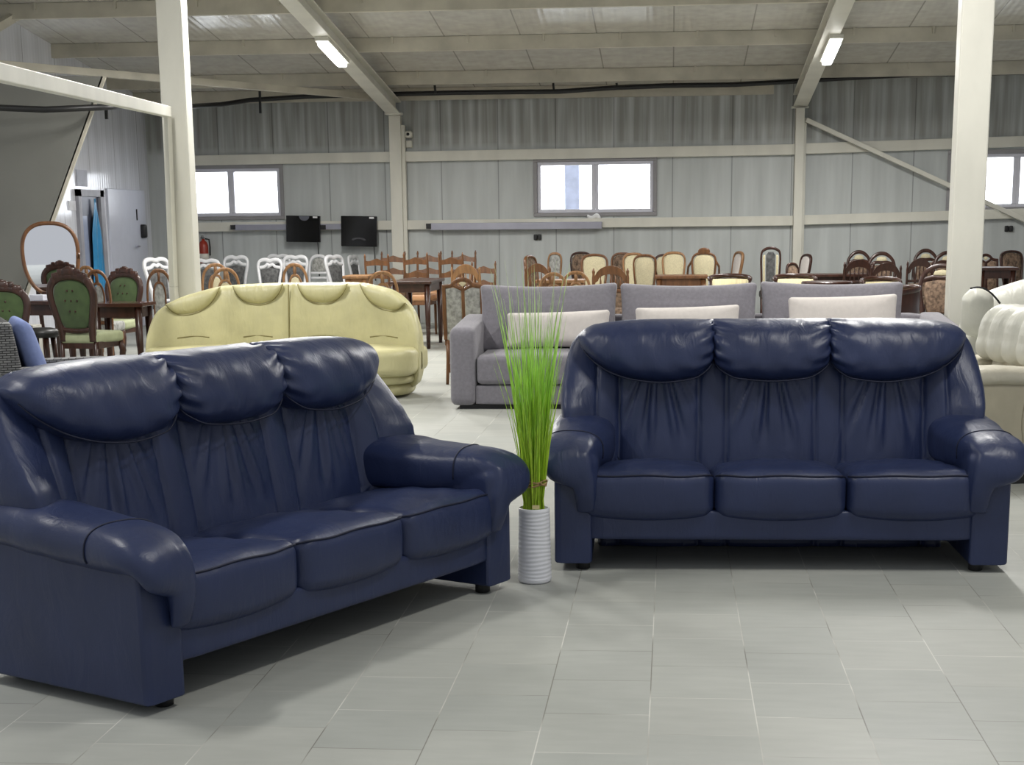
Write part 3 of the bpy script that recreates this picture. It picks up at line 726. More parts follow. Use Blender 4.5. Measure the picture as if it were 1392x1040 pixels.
# ------------------------------------------------------------------ long grey sofa with loose cushions
def make_grey():
    t = thing('fabric_sofa', 'long grey fabric sofa behind the grass vase and the right navy sofa', 'sofa', (-1.76, 12.25, 0))
    W_ = 4.02
    def arm(x0, nm='arm'):
        m = MB(); m.soft((x0, .50, .355), (.105, .50, .325), .055, 16, lambda x, y, z: (x, y, z+(.03*(y/.5) if z > 0 else 0))); m.build(nm, GREY, t)
    arm(.105); arm(W_-.105)
    MB().soft((W_/2, .52, .115), (W_/2-.2, .50, .08), .02, 10).build('base', GREY, t)
    MB().box((W_/2, .52, .018), (W_-.14, .90, .036)).build('plinth', DARKP, t, smooth=False, label='black plinth')
    MB().soft((W_/2, .95, .42), (W_/2-.12, .09, .28), .06, 14).build('back_frame', GREY, t)
    sw = (W_-.42)/3
    for k in range(3):
        cx = .21+sw*(k+.5)
        m = MB(); m.soft((cx, .44, .315), (sw/2-.004, .43, .118), .045, 20, lambda x, y, z: (x, y-.01*(1-(x/sw*2)**2)*(1 if y < 0 else 0), z+.02*(1-(x/sw*2)**2)*(1-(y/.43)**2)*(1 if z > 0 else 0)))
        m.build('seat_cushion', GREY, t)
    for k, (u0, u1, vt) in enumerate(((652, 839, 388), (842.5, 1030, 387), (1034.5, 1229, 385))):
        a, b = at_y(u0, vt, 12.95), at_y(u1, vt, 12.95); hw = (b.x-a.x)/2; zt = (a.z+b.z)/2+.012; hh = (zt-.42)/2
        def fn(x, y, z, hw=hw, hh=hh, k=k):
            u, w = x/hw, z/hh
            y2 = y*(1.0-.35*max(abs(u), abs(w))**4)
            z2 = z - .028*(1-u*u)*(1 if w > .5 else .3) + .010*u*(.5-k*.5 if w > 0 else 0)
            x2 = x - .02*u*(1-w*w)
            y2 += .006*math.sin(22*x+14*z+k)*(abs(u)**2+abs(w)**2)*.6
            y2 += .25*(z/ (2*hh))*.55
            return (x2, y2, z2)
        m = MB(); m.soft(((a.x+b.x)/2+1.76, .72, .42+hh), (hw, .125, hh), .035, 26, fn); m.build('back_cushion', GREY, t)
    return t
make_grey()
for (u0, u1, v0, Y, lb) in ((688, 829, 424, 12.70, 'pale rectangular pillow on the grey sofa just behind the grass'), (863, 1006, 417, 12.68, 'pale rectangular pillow on the grey sofa behind the middle of the right navy sofa'), (1072, 1221, 402.5, 12.66, 'tallest pale pillow, on the grey sofa near its right arm')):
    a, b = at_y(u0, v0, Y), at_y(u1, v0, Y); hw = (b.x-a.x)/2; zt = a.z; hh = (zt-.455)/2
    def fn(x, y, z, hw=hw, hh=hh):
        u, w = x/hw, z/hh
        return (x*(1-.03*(1-w*w)), y*(1-.6*max(abs(u), abs(w))**5), z*(1-.05*(1-u*u))+.012*u*(1 if w > 0 else 0))
    o = MB().soft((0, 0, 0), (hw, .085, hh), .03, 20, fn).build('lumbar_pillow', PALE)
    o.location = ((a.x+b.x)/2, Y+.03, .455+hh); o.rotation_euler = (math.radians(-9), 0, 0); tag(o, lb, 'pillow', 'pale pillows on the grey sofa')

# ------------------------------------------------------------------ cream sofa and white curved sofa at the right
def make_cream():
    rz = math.radians(-75); W_ = 1.0
    ex = Vector((math.cos(rz), math.sin(rz), 0))
    P0 = Vector((1.56, 8.67, 0)); c = P0 - ex*(W_/2)
    t = thing('cream_armchair', 'cream leather armchair at the right edge with ribbed headrest, facing left', 'armchair', (c.x, c.y, 0), rz)
    for s in (-1, 1):
        MB().soft((s*(W_/2-.06), .47, .315), (.06, .47, .255), .02, 12).build('side_panel', CRMB, t, label='beige side panel')
        m = MB(); P = [(s*(W_/2-.085), -.02, .50), (s*(W_/2-.085), .0, .575), (s*(W_/2-.085), .07, .60)] + [(s*(W_/2-.085), .07+.85*k/8, .600+.01*math.sin(k)) for k in range(1, 9)]
        m.sweep(P, [.09, .105]+[.115]*9, [.03, .045]+[.055]*9, 24, .8); m.build('armrest', CRM, t)
        MB().tube([(s*(W_/2+.001), .42+.01*math.sin(k), .07+.06*k) for k in range(9)], .003, 5).build('seam', SEAM if False else mat('beige seam', srgb(140, 132, 112), .8), t)
    MB().box((0, .47, .03), (W_-.02, .9, .06)).build('plinth', DARKP, t, smooth=False, label='black plinth')
    MB().soft((0, .5, .22), (W_/2-.1, .45, .15), .03, 10).build('base', CRMB, t)
    MB().soft((0, .38, .43), (W_/2-.18, .38, .10), .06, 18).build('seat_cushion', CRM, t)
    MB().soft((0, .72, .575), (W_/2-.17, .13, .28), .09, 20, lambda x, y, z: (x, y+.30*z+.006*math.sin(26*x), z)).build('back_cushion', CRM, t)
    MB().soft((0, .675, .80), (W_/2-.12, .13, .155), .11, 40, lambda x, y, z: (x, y+.25*z-.030*abs(math.sin(17*x+.6))*(1 if y < 0 else 0)-.004*math.sin(70*x+9*z), z+.02*abs(math.sin(17*x+.6))*(-1 if z < 0 else .4))).build('headrest', WHL, t)
    MB().soft((0, .88, .45), (W_/2-.08, .07, .37), .05, 12).build('back_panel', CRMB, t)
make_cream()
def make_white():
    p = at_y(1312, 420, 11.0); L_ = 1.9
    t = thing('white_sofa', 'white leather curved-back sofa beside the right steel column with dark seam', 'sofa', (p.x, 11.0, 0))
    m = MB(); rings = []
    for i in range(61):
        q = i/60; x = -.02+L_*q; h = cub([0, .03, .08, .16, .26, .5, .9, 1], [.70, .86, .95, 1.01, 1.06, 1.09, 1.08, 1.0], q); yb = .25*(2*q-1)**2
        rings.append([(x, .10-yb*.3 - .17*math.copysign(abs(math.cos(a))**.7, math.cos(a)) + .05*math.sin(a), .56+(h-.56)*math.copysign(abs(math.sin(a))**.7, math.sin(a)) if math.sin(a) > 0 else .56+.44*math.copysign(abs(math.sin(a))**.5, math.sin(a))) for a in (2*PI*k/36 for k in range(36))])
    m.loft(rings); m.build('backrest', WHL, t)
    c = at_y(1326, 424, 10.8)
    m = MB(); m.soft((c.x-p.x, c.y-11.0-.05, c.z), (.105, .13, .165), .10, 22, lambda x, y, z: (x+.12*y+.02*z, y, z+.004*math.sin(60*x+20*z))); e = m.build('side_cushion', WHL, t)
    pts = [(c.x-p.x-.075+.20*k/10, c.y-11.0-.05-.125, c.z+.165-.10*(k/10)**2+.02*math.sin(PI*k/10)) for k in range(11)]
    MB().tube(pts, .007, 6).build('piping', DARKP, e, label='dark seam')
    MB().soft((.95, -.25, .30), (.90, .42, .16), .08, 16).build('seat_cushion', WHL, t)
    MB().soft((.95, -.2, .11), (.88, .40, .08), .02, 10).build('base', GREYD, t, label='base with shade put into its dark colour')  # dark grey stands in for the shadow low on the white sofa
make_white()

# ------------------------------------------------------------------ wicker armchair with blue cushion at far left
tw = NT('grey wicker'); c = tw.coord(); bw = tw.n('ShaderNodeTexBrick'); sp = tw.n('ShaderNodeSeparateXYZ'); tw.l(c, 0, sp, 0); cb = tw.n('ShaderNodeCombineXYZ')
ad = tw.n('ShaderNodeMath', operation='ADD'); tw.l(sp, 'X', ad, 0); tw.l(sp, 'Y', ad, 1); tw.l(ad, 0, cb, 0); tw.l(sp, 'Z', cb, 1); tw.l(cb, 0, bw, 'Vector')
for k, v in (('Scale', 1.0), ('Mortar Size', .0028), ('Brick Width', .05), ('Row Height', .0155)): bw.inputs[k].default_value = v
bw.inputs['Color1'].default_value = srgb(128, 128, 128); bw.inputs['Color2'].default_value = srgb(100, 100, 102); bw.inputs['Mortar'].default_value = srgb(28, 28, 30)
tw.l(bw, 'Color', tw.b, 'Base Color'); bp = tw.n('ShaderNodeBump', Strength=.8, Distance=.01); bp.invert = True; tw.l(bw, 'Fac', bp, 'Height'); tw.l(bp, 0, tw.b, 'Normal'); tw.b.inputs['Roughness'].default_value = .6
WICK = tw.m
p = at_y(14, 430, 10.2)
t = thing('wicker_armchair', 'grey wicker armchair cut off by the left edge behind the left navy sofa', 'chair', (p.x+.29, 10.2, 0), PI/2+math.radians(28))
MB().soft((0, .32, .60), (.36, .07, .27), .03, 14, lambda x, y, z: (x, y+.16*z, z)).build('backrest', WICK, t)
MB().soft((0, 0, .32), (.36, .36, .07), .02, 10).build('seat', WICK, t)
for s in (-1, 1):
    MB().soft((s*.33, -.05, .40), (.04, .34, .17), .02, 10).build('arm', WICK, t)
    for y in (-.3, .3): MB().box((s*.32, y, .13), (.05, .05, .26)).build('leg', WICK, t, smooth=False)
o = MB().soft((0, 0, 0), (.27, .075, .25), .07, 18, lambda x, y, z: (x, y*(1-.5*max(abs(x/.27), abs(z/.25))**4), z)).build('chair_cushion', mat('blue cushion fabric', srgb(110, 124, 168), .9, vary=.08, vs=30))
o.location = (p.x+.145, 10.125, .635); o.rotation_euler = (math.radians(-17), 0, PI/2+math.radians(28)); tag(o, 'blue cushion leaning in the grey wicker armchair', 'cushion')
# ------------------------------------------------------------------ chair kit
def band(m, pts, hy, hz, n=10, close=False):
    """bar of wood following an x,z line"""
    P = []
    for i in range(len(pts)-1):
        for k in range(4):
            t = k/4; p0 = pts[max(0, i-1)]; p1 = pts[i]; p2 = pts[i+1]; p3 = pts[min(len(pts)-1, i+2)]
            P.append(tuple(.5*((2*p1[a]) + (-p0[a]+p2[a])*t + (2*p0[a]-5*p1[a]+4*p2[a]-p3[a])*t*t + (-p0[a]+3*p1[a]-3*p2[a]+p3[a])*t**3) for a in (0, 1)))
    P.append(pts[-1])
    return m.sweep([(x, 0, z) for x, z in P], [hy]*len(P), [hz]*len(P), n, .6, (0, 1, 0))
def sym(half): return half + [(-x, z) for x, z in half[::-1] if x != 0]
def pad(m, poly, bulge, back=None):
    """upholstered panel domed on both faces"""
    P = [Vector((x, 0, z)) for x, z in poly]; c = sum(P, Vector())/len(P); rings = []
    bk = bulge*.5 if back is None else back
    for s, sg in [(.02, -1), (.4, -1), (.7, -1), (.9, -1), (1, -1), (1, 1), (.9, 1), (.7, 1), (.02, 1)]:
        d = (bulge if sg < 0 else bk)*(1-s**3) + .008
        rings.append([(c.x+(p.x-c.x)*s, sg*d, c.z+(p.z-c.z)*s) for p in P])
    return m.loft(rings)
YB, TI = .20, .15
def tilt(m, dy=0): return m.xf(lambda x, y, z: (x, y+dy+YB+TI*max(0, z-.46), z))
def arc(cx, cz, rx, rz, a0, a1, n=10): return [(cx+rx*math.cos(math.radians(a0+(a1-a0)*k/n)), cz+rz*math.sin(math.radians(a0+(a1-a0)*k/n))) for k in range(n+1)]
def chair_base(t, wood, fab, sw=.225, cab=False, seatlabel=None):
    MB().soft((0, 0, .462), (sw, .215, .042), .035, 10, lambda x, y, z: (x*(1-.10*(y/.215)), y, z+(.012 if z > 0 else 0))).build('seat', fab, t, label=seatlabel)
    m = MB()
    for (c, d) in (((0, -.19, .41), (2*sw-.04, .025, .06)), ((0, .19, .41), (2*sw-.08, .025, .06)), ((sw-.03, 0, .41), (.025, .38, .06)), ((-sw+.03, 0, .41), (.025, .38, .06))): m.box(c, d)
    m.build('seat_frame', wood, t, smooth=False, bevel=.004)
    for s in (-1, 1):
        if cab: MB().tube([(s*(sw-.025), -.19, .44), (s*(sw-.005), -.21, .34), (s*(sw-.03), -.185, .14), (s*(sw-.02), -.205, 0)], [.030, .034, .018, .022], 10).build('leg', wood, t)
        else: MB().tube([(s*(sw-.03), -.185, .44), (s*(sw-.03), -.185, 0)], [.023, .016], 8).build('leg', wood, t)
        MB().tube([(s*(sw-.05), .19, .46), (s*(sw-.05), .20, .25), (s*(sw-.045), .25, 0)], [.022, .020, .016], 8).build('leg', wood, t)
def chair(style, wood, fab, name='dining_chair', cat='chair'):
    t = thing(name, 'chair', cat, (0, 0, 0))
    if style == 'carved':
        chair_base(t, wood, mat('pale green seat fabric', srgb(158, 164, 130), .85, vary=.1, vs=14), .235, True, 'pale green seat')
        half = [(-.165, .44), (-.175, .56), (-.215, .72), (-.235, .84), (-.205, .93), (-.12, .985), (0, 1.0)]
        tilt(band(MB(), sym(half), .024, .036)).build('back_frame', wood, t)
        m = MB(); rnd = random.Random(2)
        for k in range(11):
            a = math.radians(25+130*k/10); m.soft((.20*math.cos(a), 0, .905+.12*math.sin(a)+.014*(k % 2)), (.034, .026, .032), .02, 5)
        m.soft((0, 0, 1.035), (.06, .028, .034), .02, 6); m.soft((0, 0, 1.06), (.03, .02, .02), .015, 5)
        tilt(m).build('crest', wood, t)
        tilt(band(MB(), [(-.17, .545), (0, .53), (.17, .545)], .018, .022)).build('back_rail', wood, t)
        poly = [(-.11, .55), (.11, .55), (.158, .60), (.188, .72), (.205, .84), (.18, .915), (.11, .955), (0, .968), (-.11, .955), (-.18, .915), (-.205, .84), (-.188, .72), (-.158, .60)]
        tilt(pad(MB(), poly, .028, .022)).build('back_pad', fab, t)
        for (x, z) in ((-.03, .875), (.03, .875), (-.065, .79), (0, .79), (.065, .79), (-.03, .70), (.03, .70)):
            m = MB()
            for sy in (-.036, .030): m.soft((x, sy, z), (.009, .006, .009), .006, 4)
            tilt(m).build('button', WOODD, t)
    elif style == 'arch':
        chair_base(t, wood, fab)
        tilt(band(MB(), sym([(-.19, .44), (-.205, .62), (-.205, .82), (-.17, .94), (-.09, 1.005), (0, 1.02)]), .018, .020)).build('back_frame', wood, t)
        m = band(MB(), sym([(-.095, .50), (-.10, .66), (-.10, .80), (-.065, .88), (0, .905)]), .014, .015); m.box((0, 0, .96), (.045, .026, .11)); band(m, [(-.19, .53), (0, .52), (.19, .53)], .014, .018)
        tilt(m).build('inner_arch', wood, t)
        tilt(pad(MB(), [(-.09, .54), (.09, .54), (.09, .80), (.06, .865), (0, .885), (-.06, .865), (-.09, .80)], .016)).build('back_pad', fab, t)
    elif style == 'white':
        chair_base(t, wood, fab, .23, True)
        tilt(band(MB(), sym([(-.16, .44), (-.165, .60), (-.195, .78), (-.225, .93), (-.19, 1.0), (-.09, 1.02), (0, 1.005)]), .018, .026)).build('back_frame', wood, t)
        tilt(band(MB(), [(-.20, .915), (-.11, .925), (-.05, .955), (0, .94), (.05, .955), (.11, .925), (.20, .915)], .015, .022)).build('top_rail', wood, t)
        tilt(pad(MB(), [(-.125, .55), (.125, .55), (.145, .74), (.175, .885), (.10, .895), (0, .912), (-.10, .895), (-.175, .885), (-.145, .74)], .02)).build('back_pad', fab, t)
        tilt(band(MB(), [(-.16, .53), (.16, .53)], .014, .018)).build('back_rail', wood, t)
    elif style == 'whiteround':
        chair_base(t, wood, fab, .23)
        tilt(band(MB(), sym([(-.185, .44), (-.19, .70), (-.19, .88), (-.15, .975), (-.07, 1.015), (0, 1.02)]), .018, .024)).build('back_frame', wood, t)
        tilt(pad(MB(), [(-.15, .80), (.15, .80), (.15, .88), (.12, .95), (.06, .98), (0, .985), (-.06, .98), (-.12, .95), (-.15, .88)], .018)).build('back_pad', fab, t)
        m = MB()
        for z in (.78, .71, .62): band(m, [(-.18, z), (.18, z)], .012, .016)
        tilt(m).build('back_rail', wood, t)
    elif style == 'ladder':
        chair_base(t, wood, fab)
        for s in (-1, 1):
            tilt(MB().tube([(s*.185, 0, .44), (s*.19, 0, .90), (s*.19, 0, .96), (s*.19, 0, .985), (s*.19, 0, 1.02)], [.019, .019, .013, .019, .006], 8)).build('back_post', wood, t)
        for z in (.89, .73, .57):
            top_ = [(-.18+.36*k/14, z+.045+.028*math.sin(PI*k/14)**2-.012*abs(math.sin(2*PI*k/14))) for k in range(15)]
            tilt(MB().prism([(-.18, z-.02), (0, z-.01), (.18, z-.02)] + top_[::-1], -.010, .010)).build('slat', wood, t, smooth=False)
    elif style == 'spindle':
        chair_base(t, wood, fab)
        for s in (-1, 1):
            tilt(MB().tube([(s*.20, 0, .44), (s*.205, 0, .86), (s*.205, 0, .90), (s*.205, 0, .93), (s*.205, 0, .97)], [.021, .021, .014, .020, .007], 8)).build('back_post', wood, t)
        up = arc(0, .83, .20, .17, 0, 180, 16); lo = arc(0, .83, .15, .075, 180, 0, 12)
        tilt(MB().prism(up+[(-.20, .80)]+lo+[(.20, .80)], -.014, .014)).build('top_rail', wood, t, smooth=False, bevel=.004)
        tilt(band(MB(), [(-.20, .72), (.20, .72)], .012, .018)).build('back_rail', wood, t)
        for x in (-.12, -.06, 0, .06, .12): tilt(MB().tube([(x, 0, .72), (x, 0, .80), (x, 0, .915-abs(x)*.3)], [.007, .013, .007], 6)).build('spindle', wood, t)
        tilt(pad(MB(), [(-.17, .53), (.17, .53), (.18, .69), (-.18, .69)], .018)).build('back_pad', fab, t)
    elif style == 'pale' or style == 'paleslim' or style == 'palearm':
        k = .72 if style == 'paleslim' else 1
        chair_base(t, wood, fab)
        tilt(band(MB(), sym([(-.15*k, .44), (-.16*k, .60), (-.195*k, .84), (-.19*k, .95), (-.13*k, 1.0), (0, 1.015)]), .020, .017)).build('back_frame', wood, t)
        tilt(pad(MB(), [(-.13*k, .52), (.13*k, .52), (.15*k, .66), (.178*k, .85), (.17*k, .94), (.12*k, .985), (0, 1.0), (-.12*k, .985), (-.17*k, .94), (-.178*k, .85), (-.15*k, .66)], .026, .022)).build('back_pad', fab, t)
        if style == 'palearm':
            tilt(MB().soft((0, 0, 1.045), (.10, .022, .04), .02, 8, lambda x, y, z: (x, y, z-.9*x*x*3))).build('crest', wood, t)
            for s in (-1, 1):
                m = MB(); m.tube([(s*.19, YB+.06, .93), (s*.26, YB-.02, .84), (s*.27, -.05, .70), (s*.26, -.14, .67), (s*.24, -.15, .46)], [.016, .018, .020, .018, .016], 8); m.build('arm', wood, t)
    elif style == 'double':
        chair_base(t, wood, fab)
        for s in (-1, 1):
            m = MB(); m.box((s*.195, 0, .70), (.036, .034, .52)); tilt(m).build('back_post', wood, t, smooth=False, bevel=.004)
        m = MB(); band(m, [(-.21, .965), (-.12, .975), (-.07, 1.015), (0, 1.035), (.07, 1.015), (.12, .975), (.21, .965)], .017, .020); band(m, [(-.09, .975), (-.05, .955), (0, .935), (.05, .955), (.09, .975)], .015, .015); tilt(m).build('top_rail', wood, t)
        m = MB(); m.box((0, 0, .72), (.032, .03, .46)); tilt(m).build('center_stile', wood, t, smooth=False, bevel=.004)
        tilt(pad(MB(), [(-.04, .995), (0, .962), (.04, .995), (.02, 1.01), (-.02, 1.01)], .006)).build('heart_inset', BEIGEF, t, label='pale heart-shaped inset')
        for s in (-1, 1):
            tilt(pad(MB(), [(s*.02, .50), (s*.18, .50), (s*.18, .945), (s*.10, .955), (s*.02, .93)], .018)).build('back_pad', fab, t)
        m = MB(); m.box((0, .225, .16), (.33, .02, .09)); m.build('stretcher', wood, t, smooth=False, bevel=.004)
    elif style == 'narrow':
        chair_base(t, wood, fab, .21)
        tilt(band(MB(), sym([(-.165, .44), (-.175, .70), (-.185, .98), (-.12, 1.05), (0, 1.07)]), .020, .020)).build('back_frame', wood, t)
        tilt(pad(MB(), [(-.085, .52), (.085, .52), (.09, .98), (.05, 1.02), (-.05, 1.02), (-.09, .98)], .02)).build('back_pad', fab, t)
        for s in (-1, 1): tilt(pad(MB(), [(s*.10, .52), (s*.15, .52), (s*.155, .97), (s*.11, .99)], .014)).build('side_strip', BEIGEF, t, label='pale side strip')
    elif style == 'floral':
        chair_base(t, wood, fab, .24, True)
        tilt(band(MB(), sym([(-.19, .44), (-.205, .60), (-.235, .78), (-.20, .93), (-.10, 1.01), (0, 1.03)]), .022, .026)).build('back_frame', wood, t)
        tilt(pad(MB(), [(-.10, .93), (.10, .93), (.075, .975), (0, .99), (-.075, .975)], .012)).build('crest_inset', BEIGEF, t, label='pale inset under the arch')
        tilt(band(MB(), [(-.21, .88), (-.1, .91), (0, .905), (.1, .91), (.21, .88)], .018, .022)).build('top_rail', wood, t)
        tilt(pad(MB(), [(-.15, .53), (.15, .53), (.19, .76), (.175, .86), (0, .885), (-.175, .86), (-.19, .76)], .028, .022)).build('back_pad', fab, t)
    elif style == 'tub':
        def shell(r, z0, z1): return [[(r*math.sin(a)*1.02, r*math.cos(a)*.95, z) for a in (math.radians(-115+230*k/28) for k in range(29))] for z in (z0, z1)]
        def solid(m, ro, ri, z0, z1):
            A, B = shell(ro, z0, z1), shell(ri, z0, z1)
            return m.loft([[A[0][k], A[1][k], B[1][k], B[0][k]] for k in range(29)])
        solid(MB(), .31, .285, .34, .80).build('outer_shell', wood, t)
        solid(MB(), .285, .245, .40, .795).build('back_pad', fab, t)
        m = MB(); m.tube([(.298*math.sin(math.radians(-115+230*k/28))*1.02, .298*math.cos(math.radians(-115+230*k/28))*.95, .805+.025*math.cos(math.radians(-115+230*k/28))) for k in range(29)], .026, 8); m.build('top_rim', wood, t)
        MB().lathe([(0, .34), (.26, .34), (.27, .38), (.26, .455), (.2, .475), (0, .48)], (0, -.02, 0)).build('seat', fab, t)
        for (x, y) in ((-.2, -.2), (.2, -.2), (-.2, .2), (.2, .2)): MB().tube([(x, y, .35), (x*1.1, y*1.1, 0)], [.025, .016], 8).build('leg', wood, t)
    return t
STRIPE = mat('pale striped fabric', srgb(206, 196, 158), .9, vary=.2, vs=3, stretch=(30, 30, .2))
PROTO = {}
HGT = {'carved': 1.06, 'arch': 1.04, 'white': 1.04, 'whiteround': 1.04, 'ladder': 1.02, 'spindle': 1.0, 'pale': 1.03, 'paleslim': 1.03, 'palearm': 1.085, 'double': 1.05, 'narrow': 1.09, 'floral': 1.055, 'tub': .86}
WID = {'carved': .53, 'arch': .45, 'white': .50, 'whiteround': .43, 'ladder': .42, 'spindle': .45, 'pale': .42, 'paleslim': .31, 'palearm': .57, 'double': .43, 'narrow': .41, 'floral': .52, 'tub': .66}
def put(style, wood, fab, u, v, Y, wpx, deg, label, group=None, name='dining_chair', cat='chair'):
    """a chair whose back top shows at u, v when it stands Y metres off"""
    p = at_y(u, v, Y); sc = p.z/HGT[style]; sx = sc if not wpx else wpx*Y/2139/WID[style]
    rz = math.radians(deg); yb = (.26 if style != 'tub' else .28)*sc
    loc = (p.x + math.sin(rz)*yb, p.y - math.cos(rz)*yb, 0)
    key = (style, wood.name, fab.name)
    if key not in PROTO:
        t = chair(style, wood, fab, name, cat); PROTO[key] = t; t.location = loc; t.rotation_euler = (0, 0, rz); t.scale = (sx, sc, sc); t['label'] = label
        if group: t['group'] = group
        return t
    return dup(PROTO[key], loc, rz, label, group, (sx, sc, sc))
G1 = 'green tufted carved chairs at the left'
put('carved', WOODD, GREENV, 1, 383, 13.4, 75, 20, 'dark carved chair with green back cut off by the left edge', G1)
put('carved', WOODD, GREENV, 95, 365, 13.4, 75, 172, 'dark carved chair with buttoned green back, in front of the oval mirror', G1)
put('carved', WOODD, GREENV, 167, 364.5, 16.2, 56, -6, 'dark carved chair with shaded green back, behind the small carved table', G1)
G2 = 'arched brown chairs with open tops'
put('arch', WOOD, GREYF, 131, 366, 15.0, 36, 186, 'brown arched chair half hidden between the two green carved chairs', G2)
put('arch', WOODL, BEIGEF, 118, 361, 17.5, 34, 170, 'light wood arched chair just right of the oval mirror', G2)
put('arch', WOOD, GREYF, 215, 365, 15.2, 36, 200, 'brown arched chair against the left steel column', G2)
put('white', WHITEW, GREYD, 213, 350, 19, 0, 70, 'white carved chair left of the left steel column, by the white door', 'white lacquered chairs')
G3 = 'white lacquered chairs'
put('white', WHITEW, GREYD, 279, 352, 20.8, 42, 0, 'white chair just right of the left steel column, under the fire extinguisher', G3)
put('white', WHITEW, GREYD, 320, 347.5, 21.6, 37, 0, 'white chair with dark grey back standing alone below the left window', G3)
put('white', WHITEW, GREYD, 366, 351, 20.6, 37, 0, 'white chair with dark back, in front of a second white chair', G3)
put('white', WHITEW, GREYD, 378, 345.5, 22.3, 34, 5, 'white chair mostly hidden behind another white chair', G3)
put('white', WHITEW, GREYD, 401, 347, 21.3, 37, 0, 'white chair directly below the first wall screen', G3)
put('whiteround', WHITEW, GREYF, 432.5, 346, 22.2, 29, 0, 'white round-topped chair with barred back below the first wall screen', G3)
put('white', WHITEW, GREYD, 455, 346.5, 21.2, 0, 72, 'white chair seen from the side left of the second wall screen', G3)
put('white', WHITEW, GREYD, 481, 347, 22.6, 0, 84, 'white chair seen edge-on below the second wall screen', G3)
put('arch', WOODL, BEIGEF, 292, 357.5, 17.5, 40, 205, 'rear one of two overlapping light arched chairs behind the yellow sofa', G2)
put('arch', WOODL, BEIGEF, 305, 363.5, 16.2, 42, 205, 'front one of two overlapping light arched chairs behind the yellow sofa', G2)
put('arch', WOODL, BEIGEF, 400.5, 357.5, 17.5, 37, 180, 'light arched chair behind the middle seam of the yellow sofa', G2)
G4 = 'brown ladder-back chairs'
for i, (u, v, lb) in enumerate(((512, 345, 'front-row ladder-back chair under the second wall screen'), (565, 343, 'front-row ladder-back chair just right of the steel column'), (613, 343, 'front-row ladder-back chair at the right of its row'))):
    put('ladder', WOOD, TAN, u, v, 20.3, 36, 178, lb, G4)
for i, (u, v, lb) in enumerate(((534, 341.5, 'back-row ladder-back chair in front of the steel column foot'), (583, 341, 'back-row ladder-back chair in the middle of its row'), (630, 340.5, 'back-row ladder-back chair at the right of its row'), (657, 355, 'nearer ladder-back chair beside the grey sofa cushion'))):
    put('ladder', WOOD, TAN, u, v, 18.5 if v > 350 else 22, 36, -3, lb, G4)
G5 = 'chairs with spindled arch rails'
put('spindle', WOODL, BEIGEF, 633, 359, 17.3, 42, 180, 'light spindle-back chair behind the two-panel grey chair', G5)
put('arch', WOODL, GREYF, 520, 368, 15.6, 44, 180, 'light arched chair at the dark table right behind the yellow sofa', G2)
put('double', WOOD, GREYF, 629, 377.5, 14.2, 58, 180, 'brown chair with two grey back panels and a pale heart, beside the grey sofa arm', None)
put('spindle', WOOD, FLORAL, 731, 358, 17.8, 38, 172, 'brown spindle-back chair directly behind the grass tips', G5)
put('pale', WOOD, FLORAL, 722, 347, 20.5, 0, 75, 'brown chair seen from the side just left of the grass tips', 'upholstered frame chairs')
put('paleslim', WOODL, GREYF, 754, 343, 21.8, 20, -8, 'slim chair with grey back right of the grass tips', 'upholstered frame chairs')
put('arch', WOODL, BEIGEF, 752, 370, 15.8, 42, 186, 'light low chair at the left of a pair behind the grey sofa', G2)
put('arch', WOODL, BEIGEF, 783, 368, 16.5, 42, 176, 'light low chair at the right of a pair behind the grey sofa', G2)
G6 = 'upholstered frame chairs'
put('pale', WOODD, FLORAL, 790, 342, 22.2, 30, 8, 'dark floral chair left of a pale-backed chair under the middle window', G6)
put('pale', WOOD, BEIGEF, 808, 345, 21.2, 37, 4, 'brown chair with pale back under the white cloth', G6)
put('spindle', WOOD, FLORAL, 830, 361, 17.4, 51, 180, 'brown spindle-back chair with floral back, nearest of the group behind the grey sofa', G5)
put('pale', WOOD, FLORAL, 846, 343, 22.1, 32, -14, 'brown floral chair under the right part of the middle window', G6)
put('pale', WOODL, BEIGEF, 862, 343.5, 21.4, 32, 10, 'cream-backed chair half hidden behind a speckled pale chair', G6)
put('pale', WOOD, BEIGEF, 876.5, 345.5, 20.2, 32, 180, 'brown chair with speckled pale back right of the spindle-back chair', G6)
put('pale', WOODD, BEIGEF, 905, 345, 22.1, 31, 8, 'pale chair half hidden behind the brightest cream chair', G6)
put('pale', WOODL, BEIGEF, 916, 342, 21.5, 32, 0, 'cream-backed chair in the gap between two speckled chairs', G6)
put('palearm', WOOD, BEIGEF, 957, 336.5, 20.8, 46, 180, 'brown armchair with crested pale back, tallest of its group', G6)
put('paleslim', WOODL, PALE, 1003, 341.5, 22.2, 0, -68, 'slim white-padded chair seen from the side right of the crested armchair', G6)
put('narrow', WOODD, GREYD, 1048, 335, 21, 28, 176, 'tall dark narrow-backed chair left of the right wall column', None)
put('pale', WOODD, FLORAL, 1078, 357, 19.5, 20, 30, 'dark chair top in front of the right wall column', G6)
put('paleslim', WOODD, PALE, 1095, 345, 22.1, 0, -66, 'slim dark chair seen from the side right of the wall column', G6)
G7 = 'dark rimmed tub chairs'
put('tub', WOODD, STRIPE, 991, 371, 18.4, 60, 0, 'dark-rimmed tub chair with pale inside behind the middle grey cushion', G7, 'tub_chair')
put('tub', WOODD, STRIPE, 1078, 371, 18.4, 60, 0, 'dark-rimmed tub chair with pale inside right of the grey cushion gap', G7)
put('tub', WOODD, STRIPE, 1193, 374.5, 17.5, 56, 0, 'dark-rimmed tub chair behind the tallest pale pillow', G7)
put('tub', WOODD, STRIPE, 1243, 386, 15.0, 54, -48, 'dark-rimmed striped tub chair at the right end of the grey sofa', G7)
G8 = 'dark arched floral chairs'
